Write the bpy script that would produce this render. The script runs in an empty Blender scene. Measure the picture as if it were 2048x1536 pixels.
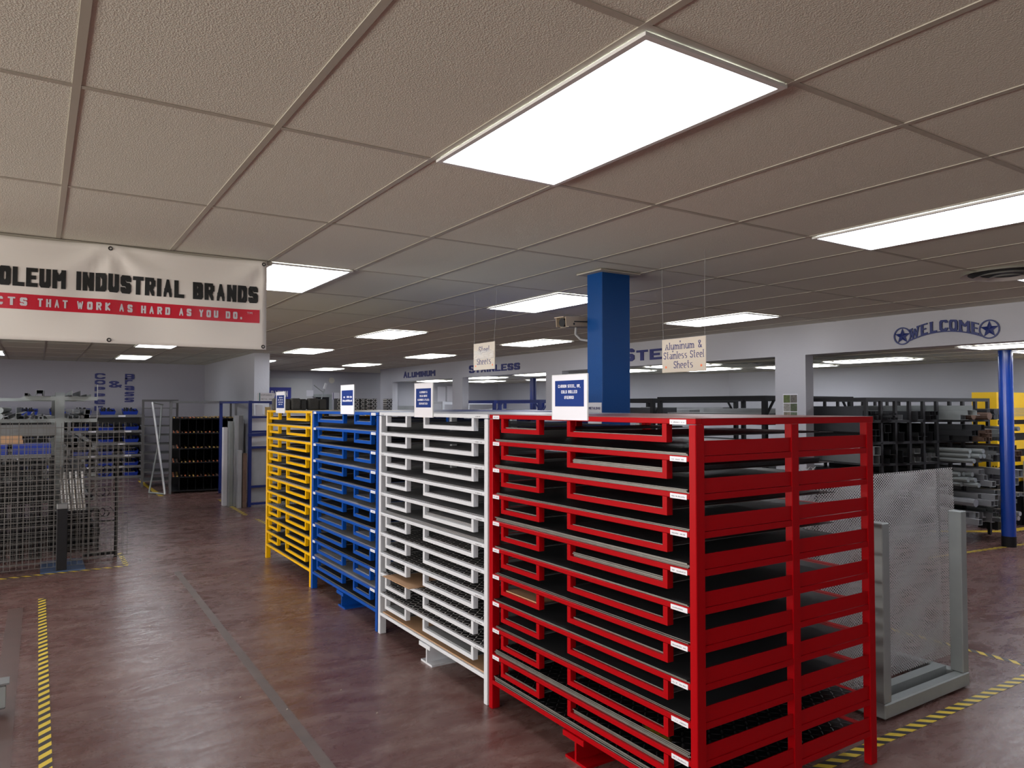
import bpy, math, random
from mathutils import Vector, Matrix
random.seed(7)
C = bpy.context.scene.collection
scene = bpy.context.scene
PI = math.pi

# ------------------------------------------------------------------ camera
YAW, PITCH, ROLL, F = 0.57642, 0.03014, 0.000816, 1457.6
CAMZ = 1.6
fw = Vector((math.sin(YAW)*math.cos(PITCH), math.cos(YAW)*math.cos(PITCH), math.sin(PITCH)))
rt = Vector((math.cos(YAW), -math.sin(YAW), 0))
up = rt.cross(fw)
r2 = rt*math.cos(ROLL) + up*math.sin(ROLL)
u2 = -rt*math.sin(ROLL) + up*math.cos(ROLL)
cd = bpy.data.cameras.new('camera'); cam = bpy.data.objects.new('camera', cd); C.objects.link(cam)
cd.sensor_width = 36; cd.lens = F/2048*36; cd.clip_start = .05; cd.clip_end = 100
M = Matrix((r2, u2, -fw)).transposed().to_4x4(); M.translation = Vector((0, 0, CAMZ)); cam.matrix_world = M
scene.camera = cam
# ------------------------------------------------------------------ world, exposure
w = bpy.data.worlds.new('world'); scene.world = w; w.use_nodes = True
w.node_tree.nodes['Background'].inputs[0].default_value = (.6, .62, .7, 1)
w.node_tree.nodes['Background'].inputs[1].default_value = .02
vs = scene.view_settings
vs.view_transform = 'Standard'; vs.look = 'None'; vs.gamma = 1; vs.use_curve_mapping = False
vs.exposure = 0.46
LAMP = 6.0            # radiance of the fluorescent lenses
# daylight from inferred, unseen left windows; lamps tilted up to brighten the ceiling
WINS = [(-2.6, 1.0), (1.8, 5.4), (6.2, 9.8)]
DAY = 290
for ya, yb in WINS:
    ld = bpy.data.lights.new('window_daylight', 'AREA'); ld.shape = 'RECTANGLE'; ld.size = yb-ya; ld.size_y = 1.5
    ld.energy = DAY; ld.color = (1, .94, .87)
    lo = bpy.data.objects.new('window_daylight', ld); C.objects.link(lo)
    dirv = Vector((math.cos(.5), 0, math.sin(.5)))
    lo.rotation_euler = dirv.to_track_quat('-Z', 'X').to_euler(); lo.location = (-7.45, (ya+yb)/2, 1.15)
    # keep the long side along the wall
    q = Matrix(((0, 1, 0), Vector((0, 1, 0)).cross(dirv), -dirv)).transposed(); lo.rotation_euler = q.to_euler()
try:
    scene.cycles.use_light_tree = True
    scene.cycles.max_bounces = 8; scene.cycles.diffuse_bounces = 5
    scene.cycles.glossy_bounces = 4
    scene.cycles.caustics_reflective = False; scene.cycles.caustics_refractive = False
    scene.cycles.use_denoising = True
except Exception:
    pass

# ------------------------------------------------------------------ materials
def lin(c):
    return tuple(((x/255)/12.92 if x/255 <= .04045 else ((x/255+.055)/1.055)**2.4) for x in c)
MATS = {}
def mat(name, col, rough=.5, metal=0, spec=.5, bump=0, bscale=40, var=0, vscale=8, coat=0):
    if name in MATS: return MATS[name]
    m = bpy.data.materials.new(name); m.use_nodes = True; nt = m.node_tree
    b = nt.nodes['Principled BSDF']
    b.inputs['Base Color'].default_value = (*col, 1)
    b.inputs['Roughness'].default_value = rough; b.inputs['Metallic'].default_value = metal
    b.inputs['Specular IOR Level'].default_value = spec
    if coat: b.inputs['Coat Weight'].default_value = coat; b.inputs['Coat Roughness'].default_value = .15
    if var or bump:
        tc = nt.nodes.new('ShaderNodeTexCoord')
        n = nt.nodes.new('ShaderNodeTexNoise'); n.inputs['Scale'].default_value = vscale; n.inputs['Detail'].default_value = 5
        nt.links.new(tc.outputs['Object'], n.inputs['Vector'])
        if var:
            mx = nt.nodes.new('ShaderNodeMix'); mx.data_type = 'RGBA'
            mx.inputs[6].default_value = (*[max(0, c*(1-var)) for c in col], 1)
            mx.inputs[7].default_value = (*[min(1, c*(1+var)) for c in col], 1)
            nt.links.new(n.outputs['Fac'], mx.inputs[0]); nt.links.new(mx.outputs[2], b.inputs['Base Color'])
        if bump:
            n2 = nt.nodes.new('ShaderNodeTexNoise'); n2.inputs['Scale'].default_value = bscale; n2.inputs['Detail'].default_value = 3
            nt.links.new(tc.outputs['Object'], n2.inputs['Vector'])
            bp = nt.nodes.new('ShaderNodeBump'); bp.inputs['Strength'].default_value = bump; bp.inputs['Distance'].default_value = .01
            nt.links.new(n2.outputs['Fac'], bp.inputs['Height']); nt.links.new(bp.outputs['Normal'], b.inputs['Normal'])
    MATS[name] = m
    return m

def nd(nt, t, **k):
    n = nt.nodes.new(t)
    for a, v in k.items(): setattr(n, a, v)
    return n
def mth(nt, op, a, b=None):
    n = nt.nodes.new('ShaderNodeMath'); n.operation = op
    for i, v in enumerate((a, b)):
        if v is None: continue
        if isinstance(v, (int, float)): n.inputs[i].default_value = v
        else: nt.links.new(v, n.inputs[i])
    return n.outputs[0]

def tread(name, base, hi, rough, size=.03, axes=(0, 1)):
    """raised lozenges in alternating directions"""
    m = bpy.data.materials.new(name); m.use_nodes = True; nt = m.node_tree; b = nt.nodes['Principled BSDF']
    tc = nd(nt, 'ShaderNodeTexCoord'); sp = nd(nt, 'ShaderNodeSeparateXYZ'); nt.links.new(tc.outputs['Object'], sp.inputs[0])
    u = mth(nt, 'DIVIDE', sp.outputs[axes[0]], size); v = mth(nt, 'DIVIDE', sp.outputs[axes[1]], size)
    par = mth(nt, 'MODULO', mth(nt, 'ADD', mth(nt, 'ADD', mth(nt, 'FLOOR', u), mth(nt, 'FLOOR', v)), 1000), 2)
    lx = mth(nt, 'SUBTRACT', mth(nt, 'FRACT', u), .5); ly = mth(nt, 'SUBTRACT', mth(nt, 'FRACT', v), .5)
    a = mth(nt, 'ADD', lx, ly); c = mth(nt, 'SUBTRACT', lx, ly)
    ip = mth(nt, 'SUBTRACT', 1, par)
    p = mth(nt, 'ADD', mth(nt, 'MULTIPLY', a, par), mth(nt, 'MULTIPLY', c, ip))
    q = mth(nt, 'ADD', mth(nt, 'MULTIPLY', c, par), mth(nt, 'MULTIPLY', a, ip))
    e = mth(nt, 'ADD', mth(nt, 'POWER', mth(nt, 'DIVIDE', p, .78), 2), mth(nt, 'POWER', mth(nt, 'DIVIDE', q, .2), 2))
    h = mth(nt, 'SUBTRACT', 1, mth(nt, 'MINIMUM', e, 1))
    mx = nd(nt, 'ShaderNodeMix', data_type='RGBA'); mx.inputs[6].default_value = (*base, 1); mx.inputs[7].default_value = (*hi, 1)
    nt.links.new(mth(nt, 'GREATER_THAN', h, .15), mx.inputs[0]); nt.links.new(mx.outputs[2], b.inputs['Base Color'])
    bp = nd(nt, 'ShaderNodeBump'); bp.inputs['Strength'].default_value = 1; bp.inputs['Distance'].default_value = .003
    nt.links.new(h, bp.inputs['Height']); nt.links.new(bp.outputs['Normal'], b.inputs['Normal'])
    b.inputs['Metallic'].default_value = .9; b.inputs['Roughness'].default_value = rough
    return m

RED = mat('red_paint', (.32, .001, .004), .34, var=.06, vscale=3, spec=.10)
BLUETOP = mat('greyed_blue_top', (.10, .13, .20), .4, var=.1, vscale=3)  # greyed so the rack top tints the ceiling less
YELTOP = mat('greyed_yellow_top', (.40, .33, .18), .4, var=.1, vscale=3)  # muted to weaken yellow bounce light on the ceiling
REDTOP = mat('greyed_red_top', (.22, .085, .08), .35, var=.1, vscale=3)  # greyed: grazing reflection painted in, less red bounce on the ceiling
WHITE = mat('white_paint', (.58, .60, .64), .35, var=.04, vscale=9)
BLUE = mat('blue_paint', (.003, .060, .32), .34, var=.08, vscale=4, spec=.22)
YELLOW = mat('yellow_paint', (.80, .44, .0), .3, var=.05, vscale=6)
NAVY = mat('navy_paint', (.008, .02, .14), .35, var=.05, vscale=6)
COLBLUE = mat('column_blue_paint', (.003, .055, .22), .36, spec=.25, bump=.12, bscale=160, var=.08, vscale=2)
POLEBLUE = mat('pole_blue_paint', (.006, .045, .30), .2, var=.05, vscale=5, coat=.3)
BLACK = mat('black_paint', (.010, .010, .012), .5, spec=.25)
STEEL = mat('dark_steel', (.075, .078, .085), .42, .75, var=.35, vscale=2.5)
STEELGLINT = mat('steel_edge_glint', (.20, .195, .18), .45, .6, var=.3, vscale=18)
ALU = mat('aluminium', (.62, .63, .65), .32, .85, var=.15, vscale=4)
ALUD = mat('dull_aluminium', (.40, .41, .43), .5, .6, var=.2, vscale=6)
GALV = mat('galvanized_steel', (.33, .36, .36), .45, .45, var=.16, vscale=7, bump=.05, bscale=20)
GALVD = mat('galvanized_grey', (.20, .205, .21), .5, .4, var=.3, vscale=3)
EXPM = mat('expanded_metal', (.54, .54, .55), .4, .25, var=.15, vscale=5)
WIRE = mat('wire_steel', (.15, .145, .14), .5, .3, var=.2, vscale=5)
CARD = mat('cardboard', (.42, .25, .14), .85, var=.1, vscale=12)
PAPER = mat('white_paper', (.66, .66, .71), .6)
SIGNBLUE = mat('sign_blue', (.010, .032, .17), .5, spec=.12)
SHELFGREY = mat('shelf_grey', (.13, .13, .135), .5, var=.1, vscale=5)
BIN = mat('bin_blue', (.01, .035, .30), .4)
TEXTBLUE = mat('letter_blue', (.028, .034, .16), .6)
DARK = mat('dark_parts', (.012, .012, .014), .5, spec=.3, var=.5, vscale=30)
COPPER = mat('copper_bar', (.62, .22, .10), .35, .8, var=.3, vscale=30)
BRASS = mat('brass_bar', (.62, .42, .14), .35, .8, var=.3, vscale=30)
BEIGE = mat('beige_casing', (.52, .42, .30), .45)
SIGNCREAM = mat('sign_cream', (.62, .56, .48), .6, var=.03)
ORANGE = mat('orange_dot', (.9, .25, .12), .6)
REDPRINT = mat('red_print', (.62, .006, .03), .3)
BLACKPRINT = mat('black_print', (.012, .014, .014), .35)
CREAM = mat('banner_vinyl', (.86, .84, .79), .42, var=.03, vscale=3)
PRINTGREY = mat('grey_print', (.25, .25, .27), .7)
RUST = mat('brown_steel', (.16, .10, .075), .6, .5, var=.4, vscale=14)
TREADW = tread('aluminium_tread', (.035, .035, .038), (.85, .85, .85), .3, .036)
TREADW.node_tree.nodes['Principled BSDF'].inputs['Metallic'].default_value = .25  # white lozenges in the colour stand in for the metal's glitter
TREADB = tread('steel_tread', (.035, .036, .04), (.13, .135, .15), .3, .036)

def wallmat():
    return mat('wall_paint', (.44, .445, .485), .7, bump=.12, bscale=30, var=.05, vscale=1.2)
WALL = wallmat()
WALLP = mat('wall_paint_shaded', (.33, .325, .37), .7, bump=.12, bscale=30, var=.05, vscale=1.2)  # wall paint darkened, shade of the far left wall put into its colour

def ceiling_mat():
    m = bpy.data.materials.new('ceiling_tile'); m.use_nodes = True; nt = m.node_tree; b = nt.nodes['Principled BSDF']
    b.inputs['Roughness'].default_value = .9; b.inputs['Specular IOR Level'].default_value = .2
    tc = nd(nt, 'ShaderNodeTexCoord')
    n1 = nd(nt, 'ShaderNodeTexNoise'); n1.inputs['Scale'].default_value = 170; n1.inputs['Detail'].default_value = 3
    n2 = nd(nt, 'ShaderNodeTexVoronoi'); n2.inputs['Scale'].default_value = 210
    n3 = nd(nt, 'ShaderNodeTexNoise'); n3.inputs['Scale'].default_value = .8
    for n in (n1, n2, n3): nt.links.new(tc.outputs['Object'], n.inputs['Vector'])
    hgt = mth(nt, 'ADD', n1.outputs['Fac'], mth(nt, 'MULTIPLY', n2.outputs['Distance'], .8))
    bp = nd(nt, 'ShaderNodeBump'); bp.inputs['Strength'].default_value = .32; bp.inputs['Distance'].default_value = .0024
    nt.links.new(hgt, bp.inputs['Height']); nt.links.new(bp.outputs['Normal'], b.inputs['Normal'])
    mx = nd(nt, 'ShaderNodeMix', data_type='RGBA'); mx.inputs[6].default_value = (.61, .605, .52, 1); mx.inputs[7].default_value = (.66, .655, .565, 1)
    nt.links.new(n3.outputs['Fac'], mx.inputs[0]); nt.links.new(mx.outputs[2], b.inputs['Base Color'])
    return m
CEIL = ceiling_mat()
TEE = mat('ceiling_tee', (.40, .375, .31), .5)

def floor_mat():
    m = bpy.data.materials.new('stained_concrete'); m.use_nodes = True; nt = m.node_tree; b = nt.nodes['Principled BSDF']
    tc = nd(nt, 'ShaderNodeTexCoord')
    mp = nd(nt, 'ShaderNodeMapping'); mp.inputs['Rotation'].default_value = (0, 0, .35); mp.inputs['Scale'].default_value = (.9, 2.1, 1)
    nt.links.new(tc.outputs['Object'], mp.inputs['Vector'])
    def noise(s, d, r, v=mp.outputs[0], dist=0):
        n = nd(nt, 'ShaderNodeTexNoise'); n.inputs['Scale'].default_value = s; n.inputs['Detail'].default_value = d
        n.inputs['Roughness'].default_value = r; n.inputs['Distortion'].default_value = dist; nt.links.new(v, n.inputs['Vector']); return n.outputs['Fac']
    a = noise(1.1, 8, .62, dist=1.2); c = noise(5, 6, .7, dist=.6); d = noise(.45, 3, .5, tc.outputs['Object'])
    def ramp(fac, p0, p1):
        r = nd(nt, 'ShaderNodeMapRange'); r.inputs[1].default_value = p0; r.inputs[2].default_value = p1; nt.links.new(fac, r.inputs[0]); return r.outputs[0]
    def mix(f, c1, c2):
        x = nd(nt, 'ShaderNodeMix', data_type='RGBA'); nt.links.new(f, x.inputs[0])
        for i, q in ((6, c1), (7, c2)):
            if isinstance(q, tuple): x.inputs[i].default_value = (*q, 1)
            else: nt.links.new(q, x.inputs[i])
        return x.outputs[2]
    c0 = mix(ramp(a, .40, .62), (.115, .048, .041), (.185, .110, .096))
    c1 = mix(ramp(c, .48, .72), c0, (.25, .175, .155))
    c2 = mix(ramp(d, .35, .75), c1, (.09, .048, .045))
    nt.links.new(c2, b.inputs['Base Color'])
    rr = nd(nt, 'ShaderNodeMapRange'); rr.inputs[1].default_value = .35; rr.inputs[2].default_value = .65; rr.inputs[3].default_value = .18; rr.inputs[4].default_value = .38; nt.links.new(noise(3.2, 9, .75, dist=1.5), rr.inputs[0])
    nt.links.new(rr.outputs[0], b.inputs['Roughness'])
    bp = nd(nt, 'ShaderNodeBump'); bp.inputs['Strength'].default_value = .35; bp.inputs['Distance'].default_value = .004
    nt.links.new(noise(22, 6, .7, tc.outputs['Object']), bp.inputs['Height']); nt.links.new(bp.outputs['Normal'], b.inputs['Normal'])
    b.inputs['Specular IOR Level'].default_value = .45
    return m
FLOOR = floor_mat()

def stripe_mat():
    m = bpy.data.materials.new('hazard_tape'); m.use_nodes = True; nt = m.node_tree; b = nt.nodes['Principled BSDF']
    tc = nd(nt, 'ShaderNodeTexCoord'); sp = nd(nt, 'ShaderNodeSeparateXYZ'); nt.links.new(tc.outputs['Object'], sp.inputs[0])
    f = mth(nt, 'FRACT', mth(nt, 'DIVIDE', mth(nt, 'ADD', mth(nt, 'ADD', sp.outputs[0], sp.outputs[1]), 50), .095))
    mx = nd(nt, 'ShaderNodeMix', data_type='RGBA'); mx.inputs[6].default_value = (.68, .50, .045, 1); mx.inputs[7].default_value = (.03, .026, .03, 1)
    nt.links.new(mth(nt, 'GREATER_THAN', f, .5), mx.inputs[0]); nt.links.new(mx.outputs[2], b.inputs['Base Color'])
    b.inputs['Roughness'].default_value = .4
    return m
HAZARD = stripe_mat()
YTAPE = mat('yellow_tape', (.55, .38, .03), .5, var=.2, vscale=10)
OLDTAPE = mat('tape_residue', (.115, .088, .080), .55, var=.45, vscale=7)

def lens_mat():
    m = bpy.data.materials.new('light_lens'); m.use_nodes = True; nt = m.node_tree
    b = nt.nodes['Principled BSDF']
    b.inputs['Base Color'].default_value = (.8, .8, .8, 1); b.inputs['Roughness'].default_value = .5
    b.inputs['Emission Color'].default_value = (.93, .95, 1.0, 1)
    tc = nd(nt, 'ShaderNodeTexCoord'); sp = nd(nt, 'ShaderNodeSeparateXYZ'); nt.links.new(tc.outputs['Object'], sp.inputs[0])
    # two tube pairs behind the prismatic lens: brighter down the middle of each half, small prisms
    band = mth(nt, 'ABSOLUTE', mth(nt, 'COSINE', mth(nt, 'MULTIPLY', sp.outputs[0], PI/.30)))
    pr = mth(nt, 'MULTIPLY', mth(nt, 'SINE', mth(nt, 'MULTIPLY', mth(nt, 'ADD', sp.outputs[0], sp.outputs[1]), 700)), mth(nt, 'SINE', mth(nt, 'MULTIPLY', mth(nt, 'SUBTRACT', sp.outputs[0], sp.outputs[1]), 700)))
    s = mth(nt, 'ADD', mth(nt, 'MULTIPLY', band, .9), mth(nt, 'MULTIPLY', pr, .25))
    s = mth(nt, 'MULTIPLY', mth(nt, 'ADD', s, .55), LAMP)
    nt.links.new(s, b.inputs['Emission Strength'])
    return m
LENS = lens_mat()

# ------------------------------------------------------------------ mesh helpers
class MB:
    def __init__(s): s.v = []; s.f = []
    def add(s, v, f):
        n = len(s.v); s.v += [tuple(p) for p in v]; s.f += [tuple(i+n for i in q) for q in f]; return s
    def box(s, x0, x1, y0, y1, z0, z1):
        v = [(x0,y0,z0),(x1,y0,z0),(x1,y1,z0),(x0,y1,z0),(x0,y0,z1),(x1,y0,z1),(x1,y1,z1),(x0,y1,z1)]
        return s.add(v, [(0,3,2,1),(4,5,6,7),(0,1,5,4),(1,2,6,5),(2,3,7,6),(3,0,4,7)])
    def cbox(s, x0, x1, y0, y1, z0, z1, c=.003):
        """box with chamfered edges"""
        v = []; X = (x0, x1); Y = (y0, y1); Z = (z0, z1); idx = {}
        for i in (0, 1):
            for j in (0, 1):
                for k in (0, 1):
                    sx, sy, sz = (1, -1)[i], (1, -1)[j], (1, -1)[k]
                    idx[i,j,k,0] = len(v); v.append((X[i], Y[j]+sy*c, Z[k]+sz*c))
                    idx[i,j,k,1] = len(v); v.append((X[i]+sx*c, Y[j], Z[k]+sz*c))
                    idx[i,j,k,2] = len(v); v.append((X[i]+sx*c, Y[j]+sy*c, Z[k]))
        f = []
        for i in (0, 1):
            q = [idx[i,0,0,0], idx[i,1,0,0], idx[i,1,1,0], idx[i,0,1,0]]; f.append(q if i else q[::-1])
            q = [idx[0,i,0,1], idx[1,i,0,1], idx[1,i,1,1], idx[0,i,1,1]]; f.append(q[::-1] if i else q)
            q = [idx[0,0,i,2], idx[1,0,i,2], idx[1,1,i,2], idx[0,1,i,2]]; f.append(q if i else q[::-1])
            for j in (0, 1):
                f.append([idx[i,j,0,0], idx[i,j,1,0], idx[i,j,1,1], idx[i,j,0,1]])
                f.append([idx[i,0,j,0], idx[i,1,j,0], idx[i,1,j,2], idx[i,0,j,2]])
                f.append([idx[0,i,j,1], idx[1,i,j,1], idx[1,i,j,2], idx[0,i,j,2]])
                for k in (0, 1): f.append([idx[i,j,k,0], idx[i,j,k,1], idx[i,j,k,2]])
        return s.add(v, f)
    def bar(s, p, q, w, h=None, up=(0, 0, 1)):
        h = h or w; p, q = Vector(p), Vector(q); d = (q-p).normalized(); u = Vector(up)
        if abs(d.dot(u)) > .99: u = Vector((1, 0, 0))
        a = d.cross(u).normalized()*w/2; b = a.cross(d).normalized()*h/2
        v = [p-a-b, p+a-b, p+a+b, p-a+b, q-a-b, q+a-b, q+a+b, q-a+b]
        return s.add(v, [(0,1,2,3),(7,6,5,4),(0,4,5,1),(1,5,6,2),(2,6,7,3),(3,7,4,0)])
    def cyl(s, p, q, r, n=16, r2_=None, cap=True):
        r2_ = r if r2_ is None else r2_; p, q = Vector(p), Vector(q); d = (q-p).normalized()
        u = Vector((0, 0, 1)) if abs(d.z) < .9 else Vector((1, 0, 0)); a = d.cross(u).normalized(); b = d.cross(a)
        v = []
        for i in range(n):
            t = 2*PI*i/n; k = a*math.cos(t)+b*math.sin(t); v += [p+k*r, q+k*r2_]
        f = [(2*i, 2*((i+1) % n), 2*((i+1) % n)+1, 2*i+1) for i in range(n)]
        if cap: f += [tuple(2*i for i in range(n))[::-1], tuple(2*i+1 for i in range(n))]
        return s.add(v, f)
    def path(s, pts, r, n=8):
        for a, b in zip(pts, pts[1:]): s.cyl(a, b, r, n)
        return s
    def hollow(s, x0, x1, z0, z1, y0, y1, t):
        """square tube along y"""
        s.box(x0, x1, y0, y1, z0, z0+t); s.box(x0, x1, y0, y1, z1-t, z1)
        s.box(x0, x0+t, y0, y1, z0+t, z1-t); return s.box(x1-t, x1, y0, y1, z0+t, z1-t)
    def build(s, name, m, parent=None, smooth=False, loc=None):
        me = bpy.data.meshes.new(name); me.from_pydata(s.v, [], s.f); me.materials.append(m); me.update()
        import bmesh
        b = bmesh.new(); b.from_mesh(me); bmesh.ops.recalc_face_normals(b, faces=b.faces); b.to_mesh(me); b.free()
        if smooth:
            for p in me.polygons: p.use_smooth = True
            me.set_sharp_from_angle(angle=.7)
        o = bpy.data.objects.new(name, me); C.objects.link(o)
        if parent is not None: o.parent = parent
        if loc: o.location = loc
        return o
def tag(o, label=None, cat=None, group=None, kind=None):
    if label: o['label'] = label
    if cat: o['category'] = cat
    if group: o['group'] = group
    if kind: o['kind'] = kind
    return o
def thing(name, label, cat, loc=(0, 0, 0), rz=0, group=None):
    o = bpy.data.objects.new(name, None); C.objects.link(o); o.location = loc; o.rotation_euler = (0, 0, rz)
    o.empty_display_size = .1
    return tag(o, label, cat, group)
def struct(name, mb, m): return tag(mb.build(name, m), kind='structure')
def one(name, mb, m, label, cat, group=None, smooth=False, loc=None, kind=None):
    return tag(mb.build(name, m, smooth=smooth, loc=loc), label, cat, group, kind)
def copy_thing(o, kids, loc=None, label=None, group=None):
    c = o.copy(); C.objects.link(c)
    for ch in kids:
        d = ch.copy(); C.objects.link(d); d.parent = c
    if loc is not None: c.location = loc
    if label: c['label'] = label
    if group: c['group'] = group
    return c

# ------------------------------------------------------------------ lettering: nib swept along stroke paths
G = {'A': '00 26 40|12 32', 'B': '00 06 36 45 44 33 03|33 42 41 30 00', 'C': '41 30 10 01 05 16 36 45',
 'D': '00 06 36 45 41 30 00', 'E': '40 00 06 46|03 33', 'F': '00 06 46|03 33', 'G': '33 43 41 30 10 01 05 16 36 45',
 'H': '00 06|40 46|03 43', 'I': '00 06', 'K': '00 06|46 03 40', 'L': '06 00 40', 'M': '00 06 23 46 40', 'N': '00 06 40 46',
 'O': '10 30 41 45 36 16 05 01 10', 'P': '00 06 36 45 44 33 03', 'R': '00 06 36 45 44 33 03|23 40', 'S': '01 10 30 41 42 33 13 04 05 16 36 45',
 'T': '06 46|26 20', 'U': '06 01 10 30 41 46', 'V': '06 20 46', 'W': '06 10 25 30 46', 'X': '00 46|06 40', 'Y': '06 23 46|23 20',
 '&': '40 05 16 26 35 01 10 20 42', '(': '16 05 01 10', ')': '06 15 11 00', ',': '00 0a', '.': '00 01', '4': '30 36 02 42', ' ': '',
 'l': '00 06', 'i': '00 04|06 07', 'u': '04 01 10 30 42|44 40', 'm': '00 04|03 14 23 20|23 34 43 40', 'n': '00 04|03 14 34 43 40',
 't': '16 11 20 30|04 34', 'a': '04 34 43 40|42 12 01 10 30 41', 'e': '02 42 43 34 14 03 01 10 40', 's': '00 30 41 32 12 03 14 44',
 'h': '00 06|03 14 34 43 40', 'o': '10 30 41 43 34 14 03 01 10', 'p': '0b 04 34 43 41 30 00', 'r': '00 04|03 14 34'}
ADV = {'I': 0, 'l': 0, 'i': 0, '.': 0, ',': 0, '(': 1, ')': 1, ' ': 2.2, 't': 3, 'r': 3}
def glyph(ch, smooth=0):
    out = []
    if not G.get(ch): return out
    for st in G[ch].split('|'):
        p = [(float(t[0]), {'a': -1, 'b': -2}.get(t[1]) if t[1] in 'ab' else float(t[1])) for t in st.split()]
        for _ in range(smooth):
            closed = p[0] == p[-1]; q = [] if closed else [p[0]]
            for a, b in zip(p, p[1:]):
                q.append((a[0]*.75+b[0]*.25, a[1]*.75+b[1]*.25)); q.append((a[0]*.25+b[0]*.75, a[1]*.25+b[1]*.75))
            q.append(q[0] if closed else p[-1]); p = q if len(p) > 2 else p
        out.append(p)
    return out
for c_, k_ in (('M', 1.35), ('W', 1.35), ('m', 1.5), ('&', 1.2)):
    WID = globals().setdefault('WID', {}); WID[c_] = k_; ADV[c_] = 4*k_
def text_width(txt, cw, gap, nw):
    return sum(ADV.get(c, 4)/4*cw + nw + gap for c in txt) - gap
def text_mesh(mb, txt, org, ux, uz, cw, chh, nw, nh, gap, th, center=False, smooth=0, serif=0, arc=None, caps=None, fine=0):
    """letters of cap height chh and skeleton width cw; nib nw x nh; extruded th along the normal"""
    ux, uz, org = Vector(ux), Vector(uz), Vector(org); nrm = ux.cross(uz)
    x = 0; sk = 0
    if center: x = -text_width(txt, cw, gap, nw)/2
    for ci, ch in enumerate(txt):
        k = 1.0
        if caps and ci > 0: k = caps
        w_, h_ = cw*k, chh*k
        strokes = glyph(ch, smooth)
        segs = []
        for p in strokes:
            P = [(x + nw/2 + a/4*w_*WID.get(ch, 1), nh/2 + b/6*(h_-nh)) for a, b in p]
            segs += list(zip(P, P[1:]))
            if serif:
                for (a, b) in ((P[0], P[1]), (P[-1], P[-2])):
                    if abs(a[0]-b[0]) < abs(a[1]-b[1])*.8 and (p[0] != p[-1]):
                        segs.append(((a[0]-serif, a[1]), (a[0]+serif, a[1])))
        if fine:
            sg = []
            for (a, b) in segs:
                n_ = max(1, int(math.hypot(a[0]-b[0], a[1]-b[1])/fine))
                for i_ in range(n_): sg.append(tuple((a[0]+(b[0]-a[0])*t_, a[1]+(b[1]-a[1])*t_) for t_ in (i_/n_, (i_+1)/n_)))
            segs = sg
        for (a, b) in segs:
            nd_ = nw*(.55 if (a[0] != b[0] and a[1] != b[1] and abs(a[1]-b[1]) > chh*k*.3 and not fine) or (fine and a[0] != b[0] and a[1] != b[1] and ch in 'NMWAYKR') else 1)
            pts = [(q[0]+sx*nd_/2, q[1]+sy*nh/2) for q in (a, b) for sx in (-1, 1) for sy in (-1, 1)]
            if serif and a[1] == b[1] and abs(a[0]-b[0]) < serif*2.1:
                pts = [(q[0], q[1]+sy*nh/2) for q in (a, b) for sy in (-1, 1)]
            hull = convex(pts)
            if arc: hull = [arc(h) for h in hull]
            n = len(hull); f3 = [org + ux*h[0] + uz*h[1] for h in hull]; sk += 1
            v = f3 + [q + nrm*(th + (sk % 9)*4e-5) for q in f3]
            mb.add(v, [tuple(range(n))[::-1], tuple(range(n, 2*n))] + [(i, (i+1) % n, n+(i+1) % n, n+i) for i in range(n)])
        x += ADV.get(ch, 4)/4*w_ + nw + gap
    return mb
def convex(pts):
    pts = sorted(set((round(a, 6), round(b, 6)) for a, b in pts))
    def half(ps):
        h = []
        for p in ps:
            while len(h) > 1 and (h[-1][0]-h[-2][0])*(p[1]-h[-2][1])-(h[-1][1]-h[-2][1])*(p[0]-h[-2][0]) <= 0: h.pop()
            h.append(p)
        return h[:-1]
    return half(pts) + half(pts[::-1])
def scribble(mb, org, ux, uz, length, h, th=.0006):
    """marks too small to read"""
    ux, uz, org = Vector(ux), Vector(uz), Vector(org); n = ux.cross(uz); x = 0
    while x < length:
        wd = random.uniform(.5, 1.3)*h
        if random.random() < .8:
            a = org+ux*x; hh = h*random.uniform(.6, 1)
            v = [a, a+ux*wd*.7, a+ux*wd*.7+uz*hh, a+uz*hh]; v += [q+n*th for q in v]
            mb.add(v, [(0,3,2,1),(4,5,6,7),(0,1,5,4),(1,2,6,5),(2,3,7,6),(3,0,4,7)])
        x += wd
    return mb

# ================================================================== THE ROOM
CZ = 2.586; LZ = 2.25         # main ceiling and lower ceiling of the back rooms
HX = 7.75; HT = .15           # header wall face and thickness
struct('floor', MB().box(-7.2, 13.2, -5.2, 21, -.1, 0), FLOOR)
struct('ceiling', MB().box(-7.2, HX+HT, -5.2, 21, CZ, CZ+.1).box(HX+HT, 13.2, 18.45, 21, CZ, CZ+.1), CEIL)
struct('ceiling', MB().box(HX+HT, 13.2, -5.2, 18.45, LZ, LZ+.1), CEIL)
wl = MB().box(-7.2, -7, -5.2, 21, 0, .45).box(-7.2, -7, -5.2, 21, 2.3, CZ)
ye = [-5.2]+[v_ for p_ in WINS for v_ in p_]+[21]
for q_ in range(0, len(ye), 2): wl.box(-7.2, -7, ye[q_], ye[q_+1], .45, 2.3)
struct('wall_left', wl, WALL)
for n_, (ya, yb) in enumerate(WINS):
    f_ = MB().box(-7.15, -7.05, ya, ya+.05, .45, 2.3).box(-7.15, -7.05, yb-.05, yb, .45, 2.3).box(-7.15, -7.05, (ya+yb)/2-.025, (ya+yb)/2+.025, .45, 2.3)
    f_.box(-7.15, -7.05, ya+.05, (ya+yb)/2-.025, .45, .5).box(-7.15, -7.05, (ya+yb)/2+.025, yb-.05, .45, .5)
    struct('window_%d' % (n_+1), f_, mat('window_frame_metal', (.2, .2, .2), .4, .5))
struct('wall_behind', MB().box(-7, 13.2, -5.2, -5, 0, CZ), WALL)
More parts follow.
